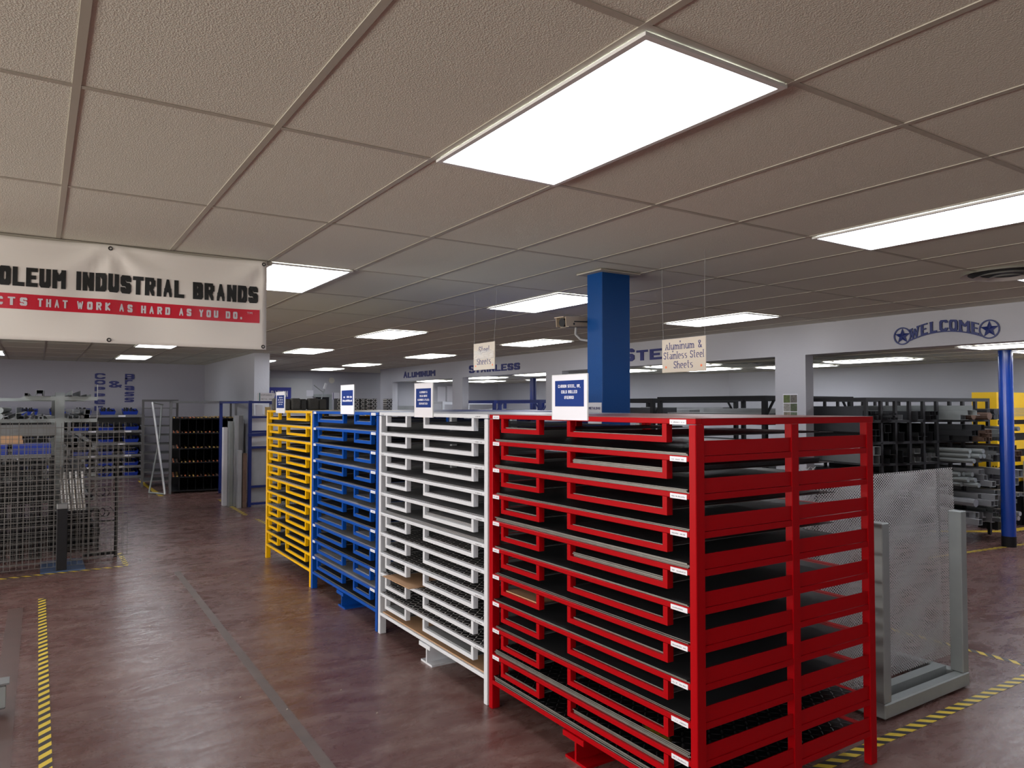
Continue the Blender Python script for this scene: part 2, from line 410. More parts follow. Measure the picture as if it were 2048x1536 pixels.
struct('wall_far_left', MB().box(-7, 3.37, 18.83, 19.0, 0, CZ), WALLP)
struct('wall_far', MB().box(3.65, 11.4, 20.5, 20.7, 0, CZ), WALL)
struct('wall_pier', MB().box(3.37, 3.65, 14.0, 20.5, 0, CZ), WALL)
struct('wall_divider', MB().box(HX+HT, 11.4, 18.3, 18.45, 0, CZ), WALL)
struct('wall_right', MB().box(11.4, 11.6, -5, 20.5, 0, CZ), WALL)
b = MB(); b.add([(11.4,9.7,0),(11.4,9.9,0),(9.9,11.8,0),(9.7,11.8,0),(11.4,9.7,LZ),(11.4,9.9,LZ),(9.9,11.8,LZ),(9.7,11.8,LZ)],
      [(0,1,2,3),(4,7,6,5),(0,4,5,1),(1,5,6,2),(2,6,7,3),(3,7,4,0)])
struct('wall_angled', b, WALL)
hw = MB().box(HX, HX+HT, -5, 18.45, 2.22, CZ)
for y0, y1 in ((17.65, 18.45), (13.9, 14.36), (10.3, 10.79), (5.43, 5.862), (-5, -1.5)):
    hw.box(HX, HX+HT, y0, y1, 0, 2.22)
struct('wall_header', hw, WALL)
# suspended grid: main tees along y (2 ft apart), cross tees along x (4 ft apart)
GX0, GY0 = .0827, 1.371
g = MB()
for i in range(-11, 13):
    x = GX0+.61*i
    if x < HX-.02: g.box(x-.012, x+.012, -5, 18.8 if x < 3.36 else 20.5, CZ-.003, CZ)
for j in range(-5, 16):
    y = GY0+1.22*j
    g.box(-7, HX if y < 18.8 else 11.3, y-.012, y+.012, CZ-.0025, CZ)
struct('trim_1', g, TEE)
g = MB()
for i in range(13, 19): g.box(GX0+.61*i-.012, GX0+.61*i+.012, -5, 18.3, LZ-.006, LZ)
for j in range(-5, 14): g.box(HX+HT, 11.4, GY0+1.22*j-.012, GY0+1.22*j+.012, LZ-.005, LZ)
struct('trim_2', g, TEE)
struct('trim_3', MB().box(-1.9, 1.32, 5.031+.0, 5.056, CZ-.03, CZ-.006), TEE)

# ------------------------------------------------------------------ ceiling lights
def make_light(z, x, y, label, group):
    t = thing('ceiling_light', label, 'light', (x, y, z), group=group)
    fr = MB(); a, l, e = .305, .61, .02
    fr.box(-a+.012, a-.012, -l+.012, -l+.012+e, -.010, 0).box(-a+.012, a-.012, l-.012-e, l-.012, -.010, 0)
    fr.box(-a+.012, -a+.012+e, -l+.012+e, l-.012-e, -.010, 0).box(a-.012-e, a-.012, -l+.012+e, l-.012-e, -.010, 0)
    f = fr.build('frame', mat('fixture_white', (.62, .62, .6), .4), t)
    d = MB().box(-a+.03, a-.03, -l+.03, l-.03, -.007, -.001).build('diffuser', LENS, t)
    return t, [f, d]
lt = None
LN = {(2, 0): 'large bright ceiling light nearest the camera, above the white and red racks', (6, 0): 'long ceiling light at the right edge above the red rack end',
 (2, 3): 'ceiling light partly hidden by the right end of the banner', (6, 3): 'ceiling light just left of the blue square column top',
 (10, 3): 'ceiling light behind the hanging Aluminum and Stainless Steel Sheets sign', (6, 6): 'ceiling light above the blue rack, left of the Steel Sheets sign',
 (10, 6): 'ceiling light between the Steel Sheets sign and the column', (10, 9): 'ceiling light above the Aluminum lettering',
 (6, 9): 'ceiling light above the yellow rack, right of the banner corner', (10, 12): 'small far ceiling light right of the gooseneck clamp',
 (10, 14): 'smallest far ceiling light before the far wall', (6, 12): 'sliver of ceiling light beside the pale pier',
 (2, 12): 'ceiling light above the Copper and Brass letters', (2, 9): 'ceiling light peeking under the bottom edge of the banner',
 (-2, 12): 'ceiling light at the left edge below the banner', (10, 0): 'ceiling light at the right edge beside the round vent'}
for i in (-10, -6, -2, 2, 6, 10):
    for j in (-3, 0, 3, 6, 9, 12, 14):
        if j == 14 and i != 10: continue
        x, y = GX0+.61*i+.305, GY0+1.22*j+.61
        if y > 18 and x < 3.6 and j != 12: continue
        lab = LN.get((i, j), 'recessed ceiling light outside the photographed view')
        gp = 'recessed lights in the main ceiling'
        if lt is None: lt, lk = make_light(CZ-.006, x, y, lab, gp); 
        else: copy_thing(lt, lk, (x, y, CZ-.006), lab, gp)
BL = [(11.06, 3.4, 'light in the low ceiling above the yellow cabinet'), (9.84, 3.4, 'light in the low ceiling beside the blue round pole top'),
      (10.3, 7.4, 'light in the low ceiling near the back wall behind the photo pier'), (9.1, 10.2, 'light in the low ceiling at the angled wall'), (9.84, 16.4, 'light in the low ceiling near the divider wall'),
      (11.06, 12.6, 'light in the low ceiling at the back wall of the Stainless opening'), (8.62, 3.4, 'light in the low ceiling behind the Welcome lettering'), (9.84, 5.84, 'long light in the low ceiling right of the photo pier'),
      (8.62, 8.28, 'light in the low ceiling below the hanging Aluminum sign'), (9.84, 8.9, 'light in the low ceiling left of the photo pier'),
      (8.62, 12.2, 'light in the low ceiling seen beside the column sign'), (8.62, 14.4, 'light in the low ceiling under the Stainless lettering'),
      (10.4, 14.4, 'light in the low ceiling beyond the dark round post'), (9.84, .9, 'light in the low ceiling past the right edge'), (8.62, 16.9, 'light in the low ceiling at the Aluminum opening')]
copy_thing(lt, lk, (9.6, 19.4, CZ-.006), 'added far light, unseen behind the left end of the header wall', 'recessed lights in the main ceiling')  # extra fixture out of sight, added to brighten the far wall
for x, y, lab in BL:
    copy_thing(lt, lk, (x, y, LZ-.006), lab, 'recessed lights in the low back ceiling')

# ------------------------------------------------------------------ ceiling vents
def vent(x, y, z, label):
    t = thing('ceiling_vent', label, 'vent', (x, y, z), group='round ceiling vents')
    for k, (ro, ri, dz) in enumerate(((.30, .25, -.012), (.22, .17, -.03), (.14, .09, -.04))):
        b = MB(); n = 32; v = []
        for i in range(n):
            c, s_ = math.cos(2*PI*i/n), math.sin(2*PI*i/n)
            v += [(ro*c, ro*s_, dz), (ri*c, ri*s_, dz+.02)]
        b.add(v, [(2*i, 2*((i+1) % n), 2*((i+1) % n)+1, 2*i+1) for i in range(n)])
        b.build('vent_ring', mat('vent_white', (.55, .53, .5), .5), t)
    MB().cyl((0, 0, -.004), (0, 0, 0), .25, 32).build('vent_opening', BLACK, t)
vent(5.95, 2.48, CZ-.006, 'round ceiling vent at the right edge of the main ceiling')
vent(9.0, 6.9, LZ-.006, 'dark round vent in the low ceiling left of the photo pier')

# ================================================================== COLUMN, POLES
t = thing('square_column', 'dark blue square column rising behind the red rack', 'column', (3.535, 4.125, 0))
MB().cbox(-.135, .135, -.085, .085, 0, CZ-.006, .004).build('column_shaft', COLBLUE, t)
MB().box(-.19, .19, -.14, .14, CZ-.016, CZ-.006).build('ceiling_collar', TEE, t)
def pole(x, y, r, m, label, base=True):
    t = thing('round_pole', label, 'pole', (x, y, 0))
    MB().cyl((0, 0, .12 if base else 0), (0, 0, LZ-.0061), r, 32).build('pole_shaft', m, t, True)
    if base: MB().cyl((0, 0, 0), (0, 0, .12), r*1.02, 32).build('black_base', BLACK, t, True)
pole(9.33, 3.93, .073, POLEBLUE, 'glossy blue round pole with a black base in front of the yellow cabinet')
pole(9.62, 13.9, .075, NAVY, 'dark blue round pole standing inside the Stainless opening')

# sign on the column
def flat_sign(name, label, cat, loc, face, wd, ht, m, group=None):
    """sign facing -x (face 'x') or -y (face 'y'); origin at lower left as seen from the front"""
    t = thing(name, label, cat, loc, group=group)
    return t
UXL = (0, -1, 0)     # reading direction on a surface that faces -x
UZ = (0, 0, 1)
def signx(name, label, x, yl, yr, z0, z1, th=.004, m=PAPER, group=None, board='panel'):
    """board facing -x, yl = left edge (larger y); returns (thing, text origin helper)"""
    t = thing(name, label, 'sign', (x, (yl+yr)/2, z0), group=group)
    hw_ = (yl-yr)/2
    MB().box(-th, 0, -hw_, hw_, 0, z1-z0).build(board, m, t)
    return t, hw_
NX = Vector(UXL).cross(Vector(UZ))   # = -x
t, hh = signx('paper_sign', 'white paper sign with Metals4U writing taped low on the blue column', 3.3995, 4.195, 4.045, 1.47, 1.625)
b = MB(); text_mesh(b, 'METALS4U', (-.005, .066, .105), UXL, UZ, .0085, .018, .004, .003, .0035, .0006); b.build('lettering', TEXTBLUE, t)
b = MB(); scribble(b, (-.005, .066, .07), UXL, UZ, .10, .012); b.build('small_print', PRINTGREY, t)
b = MB(); b.add([(-.005, -.05, .07), (-.005, -.07, .07), (-.005, -.06, .088)], [(0, 1, 2)]); b.build('red_mark', REDPRINT, t)

# security camera
t = thing('security_camera', 'beige security camera on an arm fixed to the blue column', 'camera', (3.46, 4.21, 2.2))
def tilt(o, r): o.rotation_euler = r
b = MB().box(-.20, .09, -.045, .045, -.035, .035); o = b.build('housing', mat('camera_body', (.30, .25, .19), .5), t, loc=(0, .12, .03)); tilt(o, (0, -.06, .12))
b = MB().box(-.235, .10, -.052, .052, .036, .042).box(-.235, .10, -.052, -.048, -.03, .036).box(-.235, .10, .048, .052, -.03, .036)
b.box(-.255, -.235, -.048, .048, .036, .041)
o = b.build('sunshield', BEIGE, t, loc=(0, .12, .03)); tilt(o, (0, -.06, .12))
b = MB().cyl((-.225, 0, 0), (-.20, 0, 0), .032, 20); o = b.build('lens_ring', BLACK, t, loc=(0, .12, .03)); tilt(o, (0, -.06, .12))
MB().path([(-.07, .12, -.005), (-.075, .12, -.06), (-.05, .09, -.10), (0, .0, -.12)], .009).build('mount_arm', mat('grey_bracket', (.3, .3, .3), .4), t)
b = MB().box(-.15, .14, -.0535, -.0525, .0, .008).box(-.16, -.145, -.0535, -.0525, -.02, -.006)
o = b.build('casing_print', BLACKPRINT, t, loc=(0, .12, .03)); tilt(o, (0, -.06, .12))

# ================================================================== SHEET RACKS
RX = 2.037; RD = 1.153; RT = 1.553; PITCHZ = .1403
def tz(k): return RT - PITCHZ*k if k < 10 else .152+.0
FRAMES = []
def make_rack(name, label, y0, W, paint, order, stickers, loc=None, rz=0, short=.345, long_=.632, detail=True, guard=None, foot=True):
    t = thing(name, label, 'rack', loc or (RX, y0, 0), rz)
    loc_y = y0
    # posts: front, middle and back at both ends
    for y in (0, W-.035):
        for x in (0, .563, RD-.05):
            MB().cbox(x, x+.048, y, y+.035, 0, RT-.024, .0025).build('post', paint, t)
    for k in range(11):
        z = tz(k)
        m_ = MB()
        m_.cbox(.0005, .035, 0 if k == 0 else .0345, W if k == 0 else W-.0345, z-.021, z, .002)                       # front rail
        m_.box(RD-.035, RD-.0005, .0345, W-.0345, z-.024, z)
        if k == 0: m_.box(.0355, RD-.0005, .0005, .03, z-.026, z).box(.0355, RD-.0005, W-.03, W-.0005, z-.026, z)
        else: m_.box(.048, RD-.05, .002, .03, z-.024, z).box(.048, RD-.05, W-.03, W-.002, z-.024, z)
        m_.box(.035, RD-.035, .03, W-.03, z-.005, z-.001)                     # pan
        if k == 0:
            m_.build('top_frame', paint, t)
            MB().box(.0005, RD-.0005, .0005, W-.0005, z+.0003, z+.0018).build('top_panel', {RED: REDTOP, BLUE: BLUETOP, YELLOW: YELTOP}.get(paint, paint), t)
            continue
        m_.build('shelf', paint, t)
    for k in range(10):
        z = tz(k); zb = tz(k+1)
        if detail:
            segs = []
            if order == 'sl':   # short frame on the left (far), long on the right
                segs = [(W-.121-short, W-.121), (.148, .148+long_)]
            else:
                segs = [(W-.155-long_, W-.155), (.125, .125+short)]
            for a, c in segs:
                m_ = MB()
                m_.box(-.0005, .03, a, a+.024, z-.093, z-.0215).box(-.0005, .03, c-.024, c, z-.093, z-.0215)
                m_.box(-.0005, .03, a+.024, c-.024, z-.093, z-.071)
                fo = m_.build('window_frame', paint, t)
                MB().box(.0305, 1.08, a+.002, c-.002, z-.0735, z-.0715).build('tray', GALVD, fo)
                if rz == 0: FRAMES.append((paint, k, a+loc_y, c+loc_y, z-.0707, 'long' if c-a > .5 else 'short'))
        for side in (0, 1):
            y = .006 if side == 0 else W-.010
            o = MB().box(.049, RD-.05, y, y+.004, zb+.002, zb+.058).build('side_guard', guard or paint, t)
            if detail and side == 1:
                l = MB().box(.052, RD-.053, y-.003, y-.0005, zb+.001, zb+.056).cyl((.11, y-.0045, zb+.028), (.11, y-.003, zb+.028), .008, 12).build('guard_liner', GALVD, o)
        if stickers:
            if stickers in ('both', 'blue'):
                for (a, c) in ((W-.04-.062, W-.04), (.045, .045+.085)):
                    o = MB().box(-.0015, .0004, a, c, z-.0225, z-.004).build('shelf_label', PAPER, t)
                    s_ = MB(); scribble(s_, (-.0016, c-.008, z-.016), UXL, UZ, c-a-.018, .005, .0003); s_.build('label_print', PRINTGREY, o)
            else:
                s_ = MB(); scribble(s_, (.0004, .13, z-.014), UXL, UZ, .07, .005, .0008)
                scribble(s_, (.0004, W-.03, z-.014), UXL, UZ, .05, .004, .0008); s_.build('shelf_label', PRINTGREY, t)
    # centre foot: an I-beam below the bottom shelf
    yc = W*.50 if detail else W*.5
    f = MB()
    f.box(.01, RD-.01, yc-.075, yc+.075, 0, .012).box(.01, RD-.01, yc-.006, yc+.006, .012, .103).box(-.005, RD-.01, yc-.075, yc+.075, .103, .1275)
    if foot: f.build('centre_foot', paint, t)
    return t
RW = [('red', 1.89, 1.468), ('white', 3.376, 1.49), ('blue', 4.885, 1.49), ('yellow', 6.39, 1.52)]
make_rack('sheet_rack', 'red steel sheet rack with ten slotted shelves, nearest the camera', 1.89, 1.468, RED, 'sl', 'both')
make_rack('sheet_rack', 'white steel sheet rack between the red and blue racks', 3.376, 1.49, WHITE, 'sl', 'plain')
make_rack('sheet_rack', 'blue steel sheet rack between the white and yellow racks', 4.885, 1.49, BLUE, 'ls', 'blue')
make_rack('sheet_rack', 'yellow steel sheet rack at the far end of the row', 6.39, 1.52, YELLOW, 'sl', '', foot=False)
# second row behind, facing the other way
make_rack('sheet_rack', 'dark blue rack standing behind the white rack, only its top edge showing', 0, 1.49, NAVY, 'sl', '', loc=(4.42, 6.40, 0), rz=PI, detail=False)
make_rack('sheet_rack', 'dark blue rack standing behind the blue rack, only its top edge showing', 0, 1.49, NAVY, 'sl', '', loc=(4.42, 7.92, 0), rz=PI, detail=False)

ORD = ['topmost', 'second', 'third', 'fourth', 'fifth', 'sixth', 'seventh', 'eighth', 'ninth', 'bottom']
SHEETLIB = {}
def sheet_mesh(W, L, th, wave, m, key):
    if key in SHEETLIB: return SHEETLIB[key]
    nx, ny = 4, 18; v = []; f = []
    for k in (0, 1):
        for i in range(nx+1):
            for j in range(ny+1):
                y = W*j/ny; z = wave*(math.sin(j/ny*PI*2.3+key.__hash__() % 7)*.5+.5)*(1-i/nx)
                v.append((L*i/nx, y, z+k*th))
    N = (nx+1)*(ny+1)
    for i in range(nx):
        for j in range(ny):
            a = i*(ny+1)+j; q = (a, a+ny+1, a+ny+2, a+1); f.append(q[::-1]); f.append(tuple(x+N for x in q))
    for j in range(ny): f.append((j, j+1, j+1+N, j+N)); a = nx*(ny+1)+j; f.append((a+1, a, a+N, a+1+N))
    for i in range(nx): a = i*(ny+1); b_ = a+ny+1; f.append((b_, a, a+N, b_+N)); a += ny; b_ += ny; f.append((a, b_, b_+N, a+N))
    mb = MB().add(v, f)
    o = mb.build('metal_sheet', m)
    # front edge gets a brighter material, painting a reflection along it
    o.data.materials.append(STEELGLINT if m in (STEEL, TREADB) else ALU if m is not CARD else CARD)
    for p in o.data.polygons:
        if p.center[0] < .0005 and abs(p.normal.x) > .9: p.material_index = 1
    SHEETLIB[key] = o.data
    C.objects.unlink(o); bpy.data.objects.remove(o)
    return SHEETLIB[key]
def stack(color, k, y0, W, spec):
    """spec: list of (material, thickness, count, kindname)"""
    z = tz(k+1)+.0005; n = 0; tot = sum(q_[2] for q_ in spec)
    for (m, th, cnt, kn, key, wave) in spec:
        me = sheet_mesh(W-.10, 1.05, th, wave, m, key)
        for i in range(cnt):
            o = bpy.data.objects.new('cardboard_sheet' if m is CARD else 'metal_sheet', me); C.objects.link(o)
            o.location = (RX+.006+.03*(m is CARD and 0)+random.uniform(0, .012), y0+.05+random.uniform(-.008, .008), z)
            z += th+.0006; n += 1
            pos = 'only one' if tot == 1 else 'top one' if n == tot else 'lowest' if n == 1 else ['', '', 'second up', 'third up', 'fourth up', 'fifth up'][n]
            tag(o, '%s, %s on the %s shelf of the %s rack' % (kn, pos, ORD[k], color), 'sheet', 'sheets on the %s shelf of the %s rack' % (ORD[k], color))
D_ = ('dark flat steel sheet', STEEL); 
for k in range(10):
    if k < 8:
        cnt = [3, 4, 2, 6, 2, 2, 2, 2][k]; th = [.003, .003, .003, .0028, .003, .004, .004, .003][k]
        stack('red', k, 1.89, 1.468, [(STEEL, th, cnt, 'dark flat steel sheet', 'r%d' % (k % 3), (.0, .0, .0)[k % 3])])
    else:
        stack('red', k, 1.89, 1.468, [(TREADB, .0045, 5, 'black diamond tread steel plate', 'rt', .0)])
    if k < 5: stack('white', k, 3.376, 1.49, [(ALUD, .0028, [2, 2, 2, 2, 5][k], 'dull aluminium sheet', 'w%d' % (k % 2), 0)])
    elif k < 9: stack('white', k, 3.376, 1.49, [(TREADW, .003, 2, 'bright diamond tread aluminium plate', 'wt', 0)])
    else: stack('white', k, 3.376, 1.49, [(CARD, .006, 1, 'brown cardboard', 'wc', 0)])
    stack('blue', k, 4.885, 1.49, [(STEEL if k % 2 else ALUD, .003, 2+(k == 8)*2, 'grey stainless sheet' if k % 2 == 0 else 'dark stainless sheet', 'b%d' % (k % 2), 0)])
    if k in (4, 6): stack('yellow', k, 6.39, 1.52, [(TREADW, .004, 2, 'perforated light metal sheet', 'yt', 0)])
    else: stack('yellow', k, 6.39, 1.52, [(STEEL, .003, 2, 'dark sheet metal', 'y', 0)])
frnd = random.Random(9)
for paint, k, a, c, z, ln in FRAMES:
    cl, m = {RED: ('red', STEEL), WHITE: ('white', ALUD), BLUE: ('blue', [ALUD, STEEL][k % 2]), YELLOW: ('yellow', STEEL)}[paint]
    if paint is RED and k == 6 and ln == 'short': m = CARD
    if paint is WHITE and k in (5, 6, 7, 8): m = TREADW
    if paint is RED and k > 7: m = TREADB
    n = 4 if (paint is RED and k in (1, 4, 9) and ln == 'long') or (paint is WHITE and k == 4 and ln == 'long') else 1 if m is CARD else frnd.randint(1, 2)
    th = .005 if m is CARD else .0028 if n < 4 else .004
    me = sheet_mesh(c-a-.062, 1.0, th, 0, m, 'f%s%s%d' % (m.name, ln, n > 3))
    for i in range(n):
        o = bpy.data.objects.new('cardboard_sheet' if m is CARD else 'metal_sheet', me); C.objects.link(o)
        o.location = (RX+.006+frnd.uniform(0, .008), a+.031, z+i*(th+.0006))
        pos = 'only one' if n == 1 else 'top one' if i == n-1 else 'lowest' if i == 0 else 'second up' if i == 1 else 'third up'
        tag(o, '%s, %s in the %s frame under the %s rail of the %s rack' % ('cardboard' if m is CARD else 'narrow sheet', pos, ln, ['top']*1+[q for q in ORD[1:9]]+['tenth'], cl) if 0 else
            '%s, %s in the %s frame, %s tier of the %s rack' % ('cardboard' if m is CARD else 'narrow metal sheet', pos, ln, ORD[k], cl), 'sheet', 'narrow sheets in the %s frame, %s tier, %s rack' % (ln, ORD[k], cl))
one('cardboard_piece', MB().box(0, .5, 0, .42, 0, .004), CARD, 'cardboard piece sticking out over the tread plates of the white rack', 'cardboard', loc=(RX-.05, 4.25, tz(8)+.0095))
0 and one('cardboard_piece', MB().box(0, .4, 0, .30, 0, .004), CARD, 'cardboard lying behind a short frame on the red rack', 'cardboard', loc=(RX+.02, 2.92, tz(7)+.0105))
one('paint_marker', MB().cyl((0, 0, .006), (.0, .14, .006), .005, 8), mat('marker_yellow', (.8, .6, .02), .4), 'thin yellow marker lying on tread plates in the red rack', 'marker', loc=(RX+.045, 2.07, tz(9)+.030))

# rack top signs --------------------------------------------------------------
def rack_sign(label, yl, yr, z0, z1, blue, lines, bold=True):
    t = thing('sign_holder', label, 'sign', (RX-.0025, (yl+yr)/2, z0), group='clear upright sign holders on the racks')
    hw_ = (yl-yr)/2; H = z1-z0
    MB().box(-.003, 0, -hw_, hw_, 0, H).build('paper', PAPER, t)
    MB().box(-.0036, -.003, -hw_+.022, hw_-.022, blue[0], blue[1]).build('blue_panel', SIGNBLUE, t)
    n = len(lines); b = MB()
    for i, (tx, zc, chh, wd) in enumerate(lines):
        if tx:
            nw = chh*.2; cw = chh*.42; gap = chh*.16
            tw = text_width(tx, cw, gap, nw); k = wd/tw
            text_mesh(b, tx, (-.0036, 0, zc), UXL, UZ, cw*k, chh, nw*k, chh*.15, gap*k, .0004, center=True)
        else: scribble(b, (-.0036, wd/2, zc), UXL, UZ, wd, chh)
    b.build('lettering', PAPER, t)
    mb = MB(); mb.box(-.004, .003, -hw_-.003, -hw_, 0, H+.003).box(-.004, .003, hw_, hw_+.003, 0, H+.003).box(-.004, .003, -hw_, hw_, H, H+.003)
    mb.build('clear_edge', mat('clear_plastic', (.6, .62, .62), .15), t)
    return t
rack_sign('upright sign reading Carbon Steel HR Cold Rolled Fierro on the red rack', 2.776, 2.517, 1.536, 1.742, (.062, .181),
          [('CARBON STEEL, HR,', .148, .014, .165), ('COLD ROLLED', .122, .014, .118), ('(FIERRO)', .096, .014, .07)])
rack_sign('upright sign reading Aluminum and Tread Brite on the white rack', 4.275, 4.02, 1.528, 1.742, (.062, .182),
          [('ALUMINUM &', .152, .013, .11), ('TREAD BRITE', .128, .013, .11), ('ALUMINIO & PLACA', .104, .013, .165), ('DIAMANTADA', .080, .013, .12)])
rack_sign('upright sign with two white lines on a blue field on the blue rack', 5.64, 5.35, 1.535, 1.762, (.068, .187),
          [(None, .127, .016, .2), (None, .098, .016, .2)])
rack_sign('narrow upright sign with dark blue field on the yellow rack', 7.53, 7.22, 1.527, 1.738, (.05, .178),
          [(None, .15, .014, .16), (None, .127, .013, .18), (None, .104, .013, .16), (None, .082, .013, .14)])

# sample pieces standing on the yellow and blue racks
NUM = ['leftmost', 'second', 'third', 'fourth', 'fifth', 'sixth']
for i, (xa, xb, dy) in enumerate([(2.055, 2.09, 0), (2.175, 2.233, .02), (2.238, 2.333, 0), (2.34, 2.408, .03), (2.419, 2.528, 0), (2.535, 2.62, .02)]):
    one('mesh_sample', MB().cbox(xa, xb, -.05, .05, 0, .125-.008*(i % 2), .012), mat('dark_mesh', (.06, .058, .055), .7, .2, bump=.6, bscale=300, var=.3, vscale=60),
        'dark grey folded mesh sample, %s in the row on top of the yellow rack' % NUM[i], 'sample', 'mesh samples on the yellow rack', loc=(0, 7.74+dy, RT+.0018))
PERF = tread('perforated_white', (.03, .03, .032), (.85, .85, .85), .4, .021, axes=(0, 2))
PERF.node_tree.nodes['Principled BSDF'].inputs['Metallic'].default_value = .1
for i, (xa, xb) in enumerate([(2.728, 2.785), (2.928, 2.985), (3.0, 3.04), (3.063, 3.10), (3.134, 3.189), (3.308, 3.376)]):
    one('perforated_sample', MB().box(xa, xb, -.05, .05, 0, .125), PERF, 'white perforated metal sample, %s in the row behind the blue rack sign' % NUM[i], 'sample', 'perforated samples behind the blue rack sign', loc=(0, 7.74, RT+.0018))

# ================================================================== HANGING SIGNS
def hanging(label, x, yl, yr, z0, z1, lines, wires, wrap=False):
    t = thing('hanging_sign', label, 'sign', (x, (yl+yr)/2, z0), group='signs hung from the ceiling on wire')
    hw_ = (yl-yr)/2
    MB().box(-.003, .003, -hw_, hw_, 0, z1-z0).build('panel', SIGNCREAM, t)
    b = MB()
    for tx, zc, wd, chh in lines:
        cw, nw, gap = chh*.46, chh*.13, chh*.17
        tw = text_width(tx, cw, gap, nw); k = wd/tw
        text_mesh(b, tx, (-.003, 0, zc), UXL, UZ, cw*k, chh, nw*k, chh*.055, gap*k, .0005, center=True, smooth=1, serif=chh*.13)
    b.build('lettering', TEXTBLUE, t)
    d = MB()
    for s_ in (-1, 1): d.cyl((-.0042, s_*(hw_-.035), .035), (-.003, s_*(hw_-.035), .035), .008, 14)
    d.build('orange_dot', ORANGE, t)
    for (yo, yt) in wires:
        MB().path([(0, yo, z1-z0-.004), (.01, (yo+yt)/2+.012, (CZ-.006-z0+z1-z0)/2), (0, yt, CZ-.006-z0)], .0011, 6).build('hanging_wire', mat('wire_thin', (.35, .35, .35), .4, .6), t)
    if wrap:
        v = []; f = []; rnd = random.Random(3); n = 9
        for i in range(n+1):
            for j in range(n+1): v.append((-.006-rnd.random()*.006, -hw_+2*hw_*(.1+.9*(1-i/n)) if 0 else hw_-2*hw_*(.05+.93*i/n), .09+.10*j/n*(.5+.5*rnd.random())))
        for i in range(n):
            for j in range(n): a = i*(n+1)+j; f.append((a, a+1, a+n+2, a+n+1))
        m = mat('clear_wrap', (.9, .9, .9), .12); m.node_tree.nodes['Principled BSDF'].inputs['Alpha'].default_value = .35
        MB().add(v, f).build('plastic_wrap', m, t)
hanging('hanging sign reading Aluminum and Stainless Steel Sheets, right of the column', 3.47, 3.505, 3.13, 1.82, 2.038,
        [('Aluminum &', .148, .315, .047), ('Stainless Steel', .087, .345, .047), ('Sheets', .025, .165, .047)], [(.18, .19), (-.18, -.185)])
hanging('hanging sign reading Steel Sheets, left of the column', 3.19, 5.518, 5.168, 1.91, 2.14,
        [('Steel', .145, .17, .055), ('Sheets', .045, .23, .055)], [(.17, .16), (-.16, -.2)], wrap=True)

# ================================================================== BANNER
t = thing('banner', 'cream vinyl banner with black and red print hung at the left', 'banner', (1.283, 5.02, 1.977))
BH = .60
def sag(x, z):   # x from right edge (0) to the left (negative), z 0..BH
    hang = [(0, BH), (-.93, BH), (-1.86, BH), (-2.6, BH)]
    y = 0
    for hx, hz in hang:
        r = math.hypot(x-hx, (z-hz)); a = math.atan2(hz-z, x-hx)
        y += .010*math.exp(-r*2.2)*math.sin(a*7)*min(1, r*8)
    y += .006*math.sin(x*7+z*5)
    drop = -.012*abs(math.sin(x/.93*PI))*(z/BH)
    return y, drop
nx, nz = 90, 24; L_ = 2.75; v = []; f = []
for i in range(nx+1):
    for j in range(nz+1):
        x = -L_*i/nx; z = BH*j/nz; y, dz = sag(x, z); v.append((x, y, z+dz))
for i in range(nx):
    for j in range(nz): a = i*(nz+1)+j; f.append((a, a+1, a+nz+2, a+nz+1))
bo = MB().add(v, f).build('banner_cloth', CREAM, t, True)
so = bo.modifiers.new('s', 'SOLIDIFY'); so.thickness = .0015; so.offset = 0
def on_cloth(mb, off=.0035):
    q = []
    for (x, y, z) in mb.v:
        sy, dz = sag(x, z); q.append((x, sy-off+y, z+dz))
    mb.v = q; return mb
# red strip, cut into pieces so that it follows the cloth
m_ = MB(); n = 60; x0, x1 = -L_+.1, -.045
for i in range(n):
    a, c = x0+(x1-x0)*i/n, x0+(x1-x0)*(i+1)/n
    m_.add([(a, 0, .178), (c, 0, .178), (c, 0, .267), (a, 0, .267)], [(0, 1, 2, 3)])
on_cloth(m_).build('red_stripe', REDPRINT, t)
m_ = MB(); TX = 'PETROLEUM INDUSTRIAL BRANDS'[4:]
HEAD = [-0.464, -0.056, -1.105, -0.515, -1.481, -1.158]
TAGL = [-1.295, -1.147, -1.101, -0.924, -0.879, -0.805, -0.758, -0.595, -0.545, -0.472, -0.427, -0.309, -0.262, -0.158, -1.552, -1.345]
def btext(words, z, cw, chh, nw, nh, gap, off, m, name):
    """each word set between its own left and right edge on the cloth"""
    for wd, xl, xr in words:
        k = (xr-xl)/text_width(wd, cw, gap, nw)
        mb = MB(); text_mesh(mb, wd, (xl, 0, z), (1, 0, 0), UZ, cw*k, chh, nw*k, nh, gap*k, .0004, fine=.02)
        on_cloth(mb, off).build(name, m, t)
btext([('PETR', -2.02, HEAD[4]-.012), ('OLEUM', HEAD[4], HEAD[5]), ('INDUSTRIAL', HEAD[2], HEAD[3]), ('BRANDS', HEAD[0], HEAD[1])],
      .312, .0352, .113, .0255, .024, .0085, .0042, BLACKPRINT, 'headline_word')
btext([('PROD', -2.02, TAGL[14]-.03), ('UCTS', TAGL[14], TAGL[15]), ('THAT', TAGL[0], TAGL[1]), ('WORK', TAGL[2], TAGL[3]), ('AS', TAGL[4], TAGL[5]),
       ('HARD', TAGL[6], TAGL[7]), ('AS', TAGL[8], TAGL[9]), ('YOU', TAGL[10], TAGL[11]), ('DO.', TAGL[12], TAGL[13])],
      .198, .0167, .048, .0107, .0090, .0176, .0055, PAPER, 'tagline_word')
m_ = MB(); text_mesh(m_, 'TM', (-.125, 0, .236), (1, 0, 0), UZ, .010, .014, .0025, .0025, .004, .0004); on_cloth(m_, .0055).build('trademark', PAPER, t)
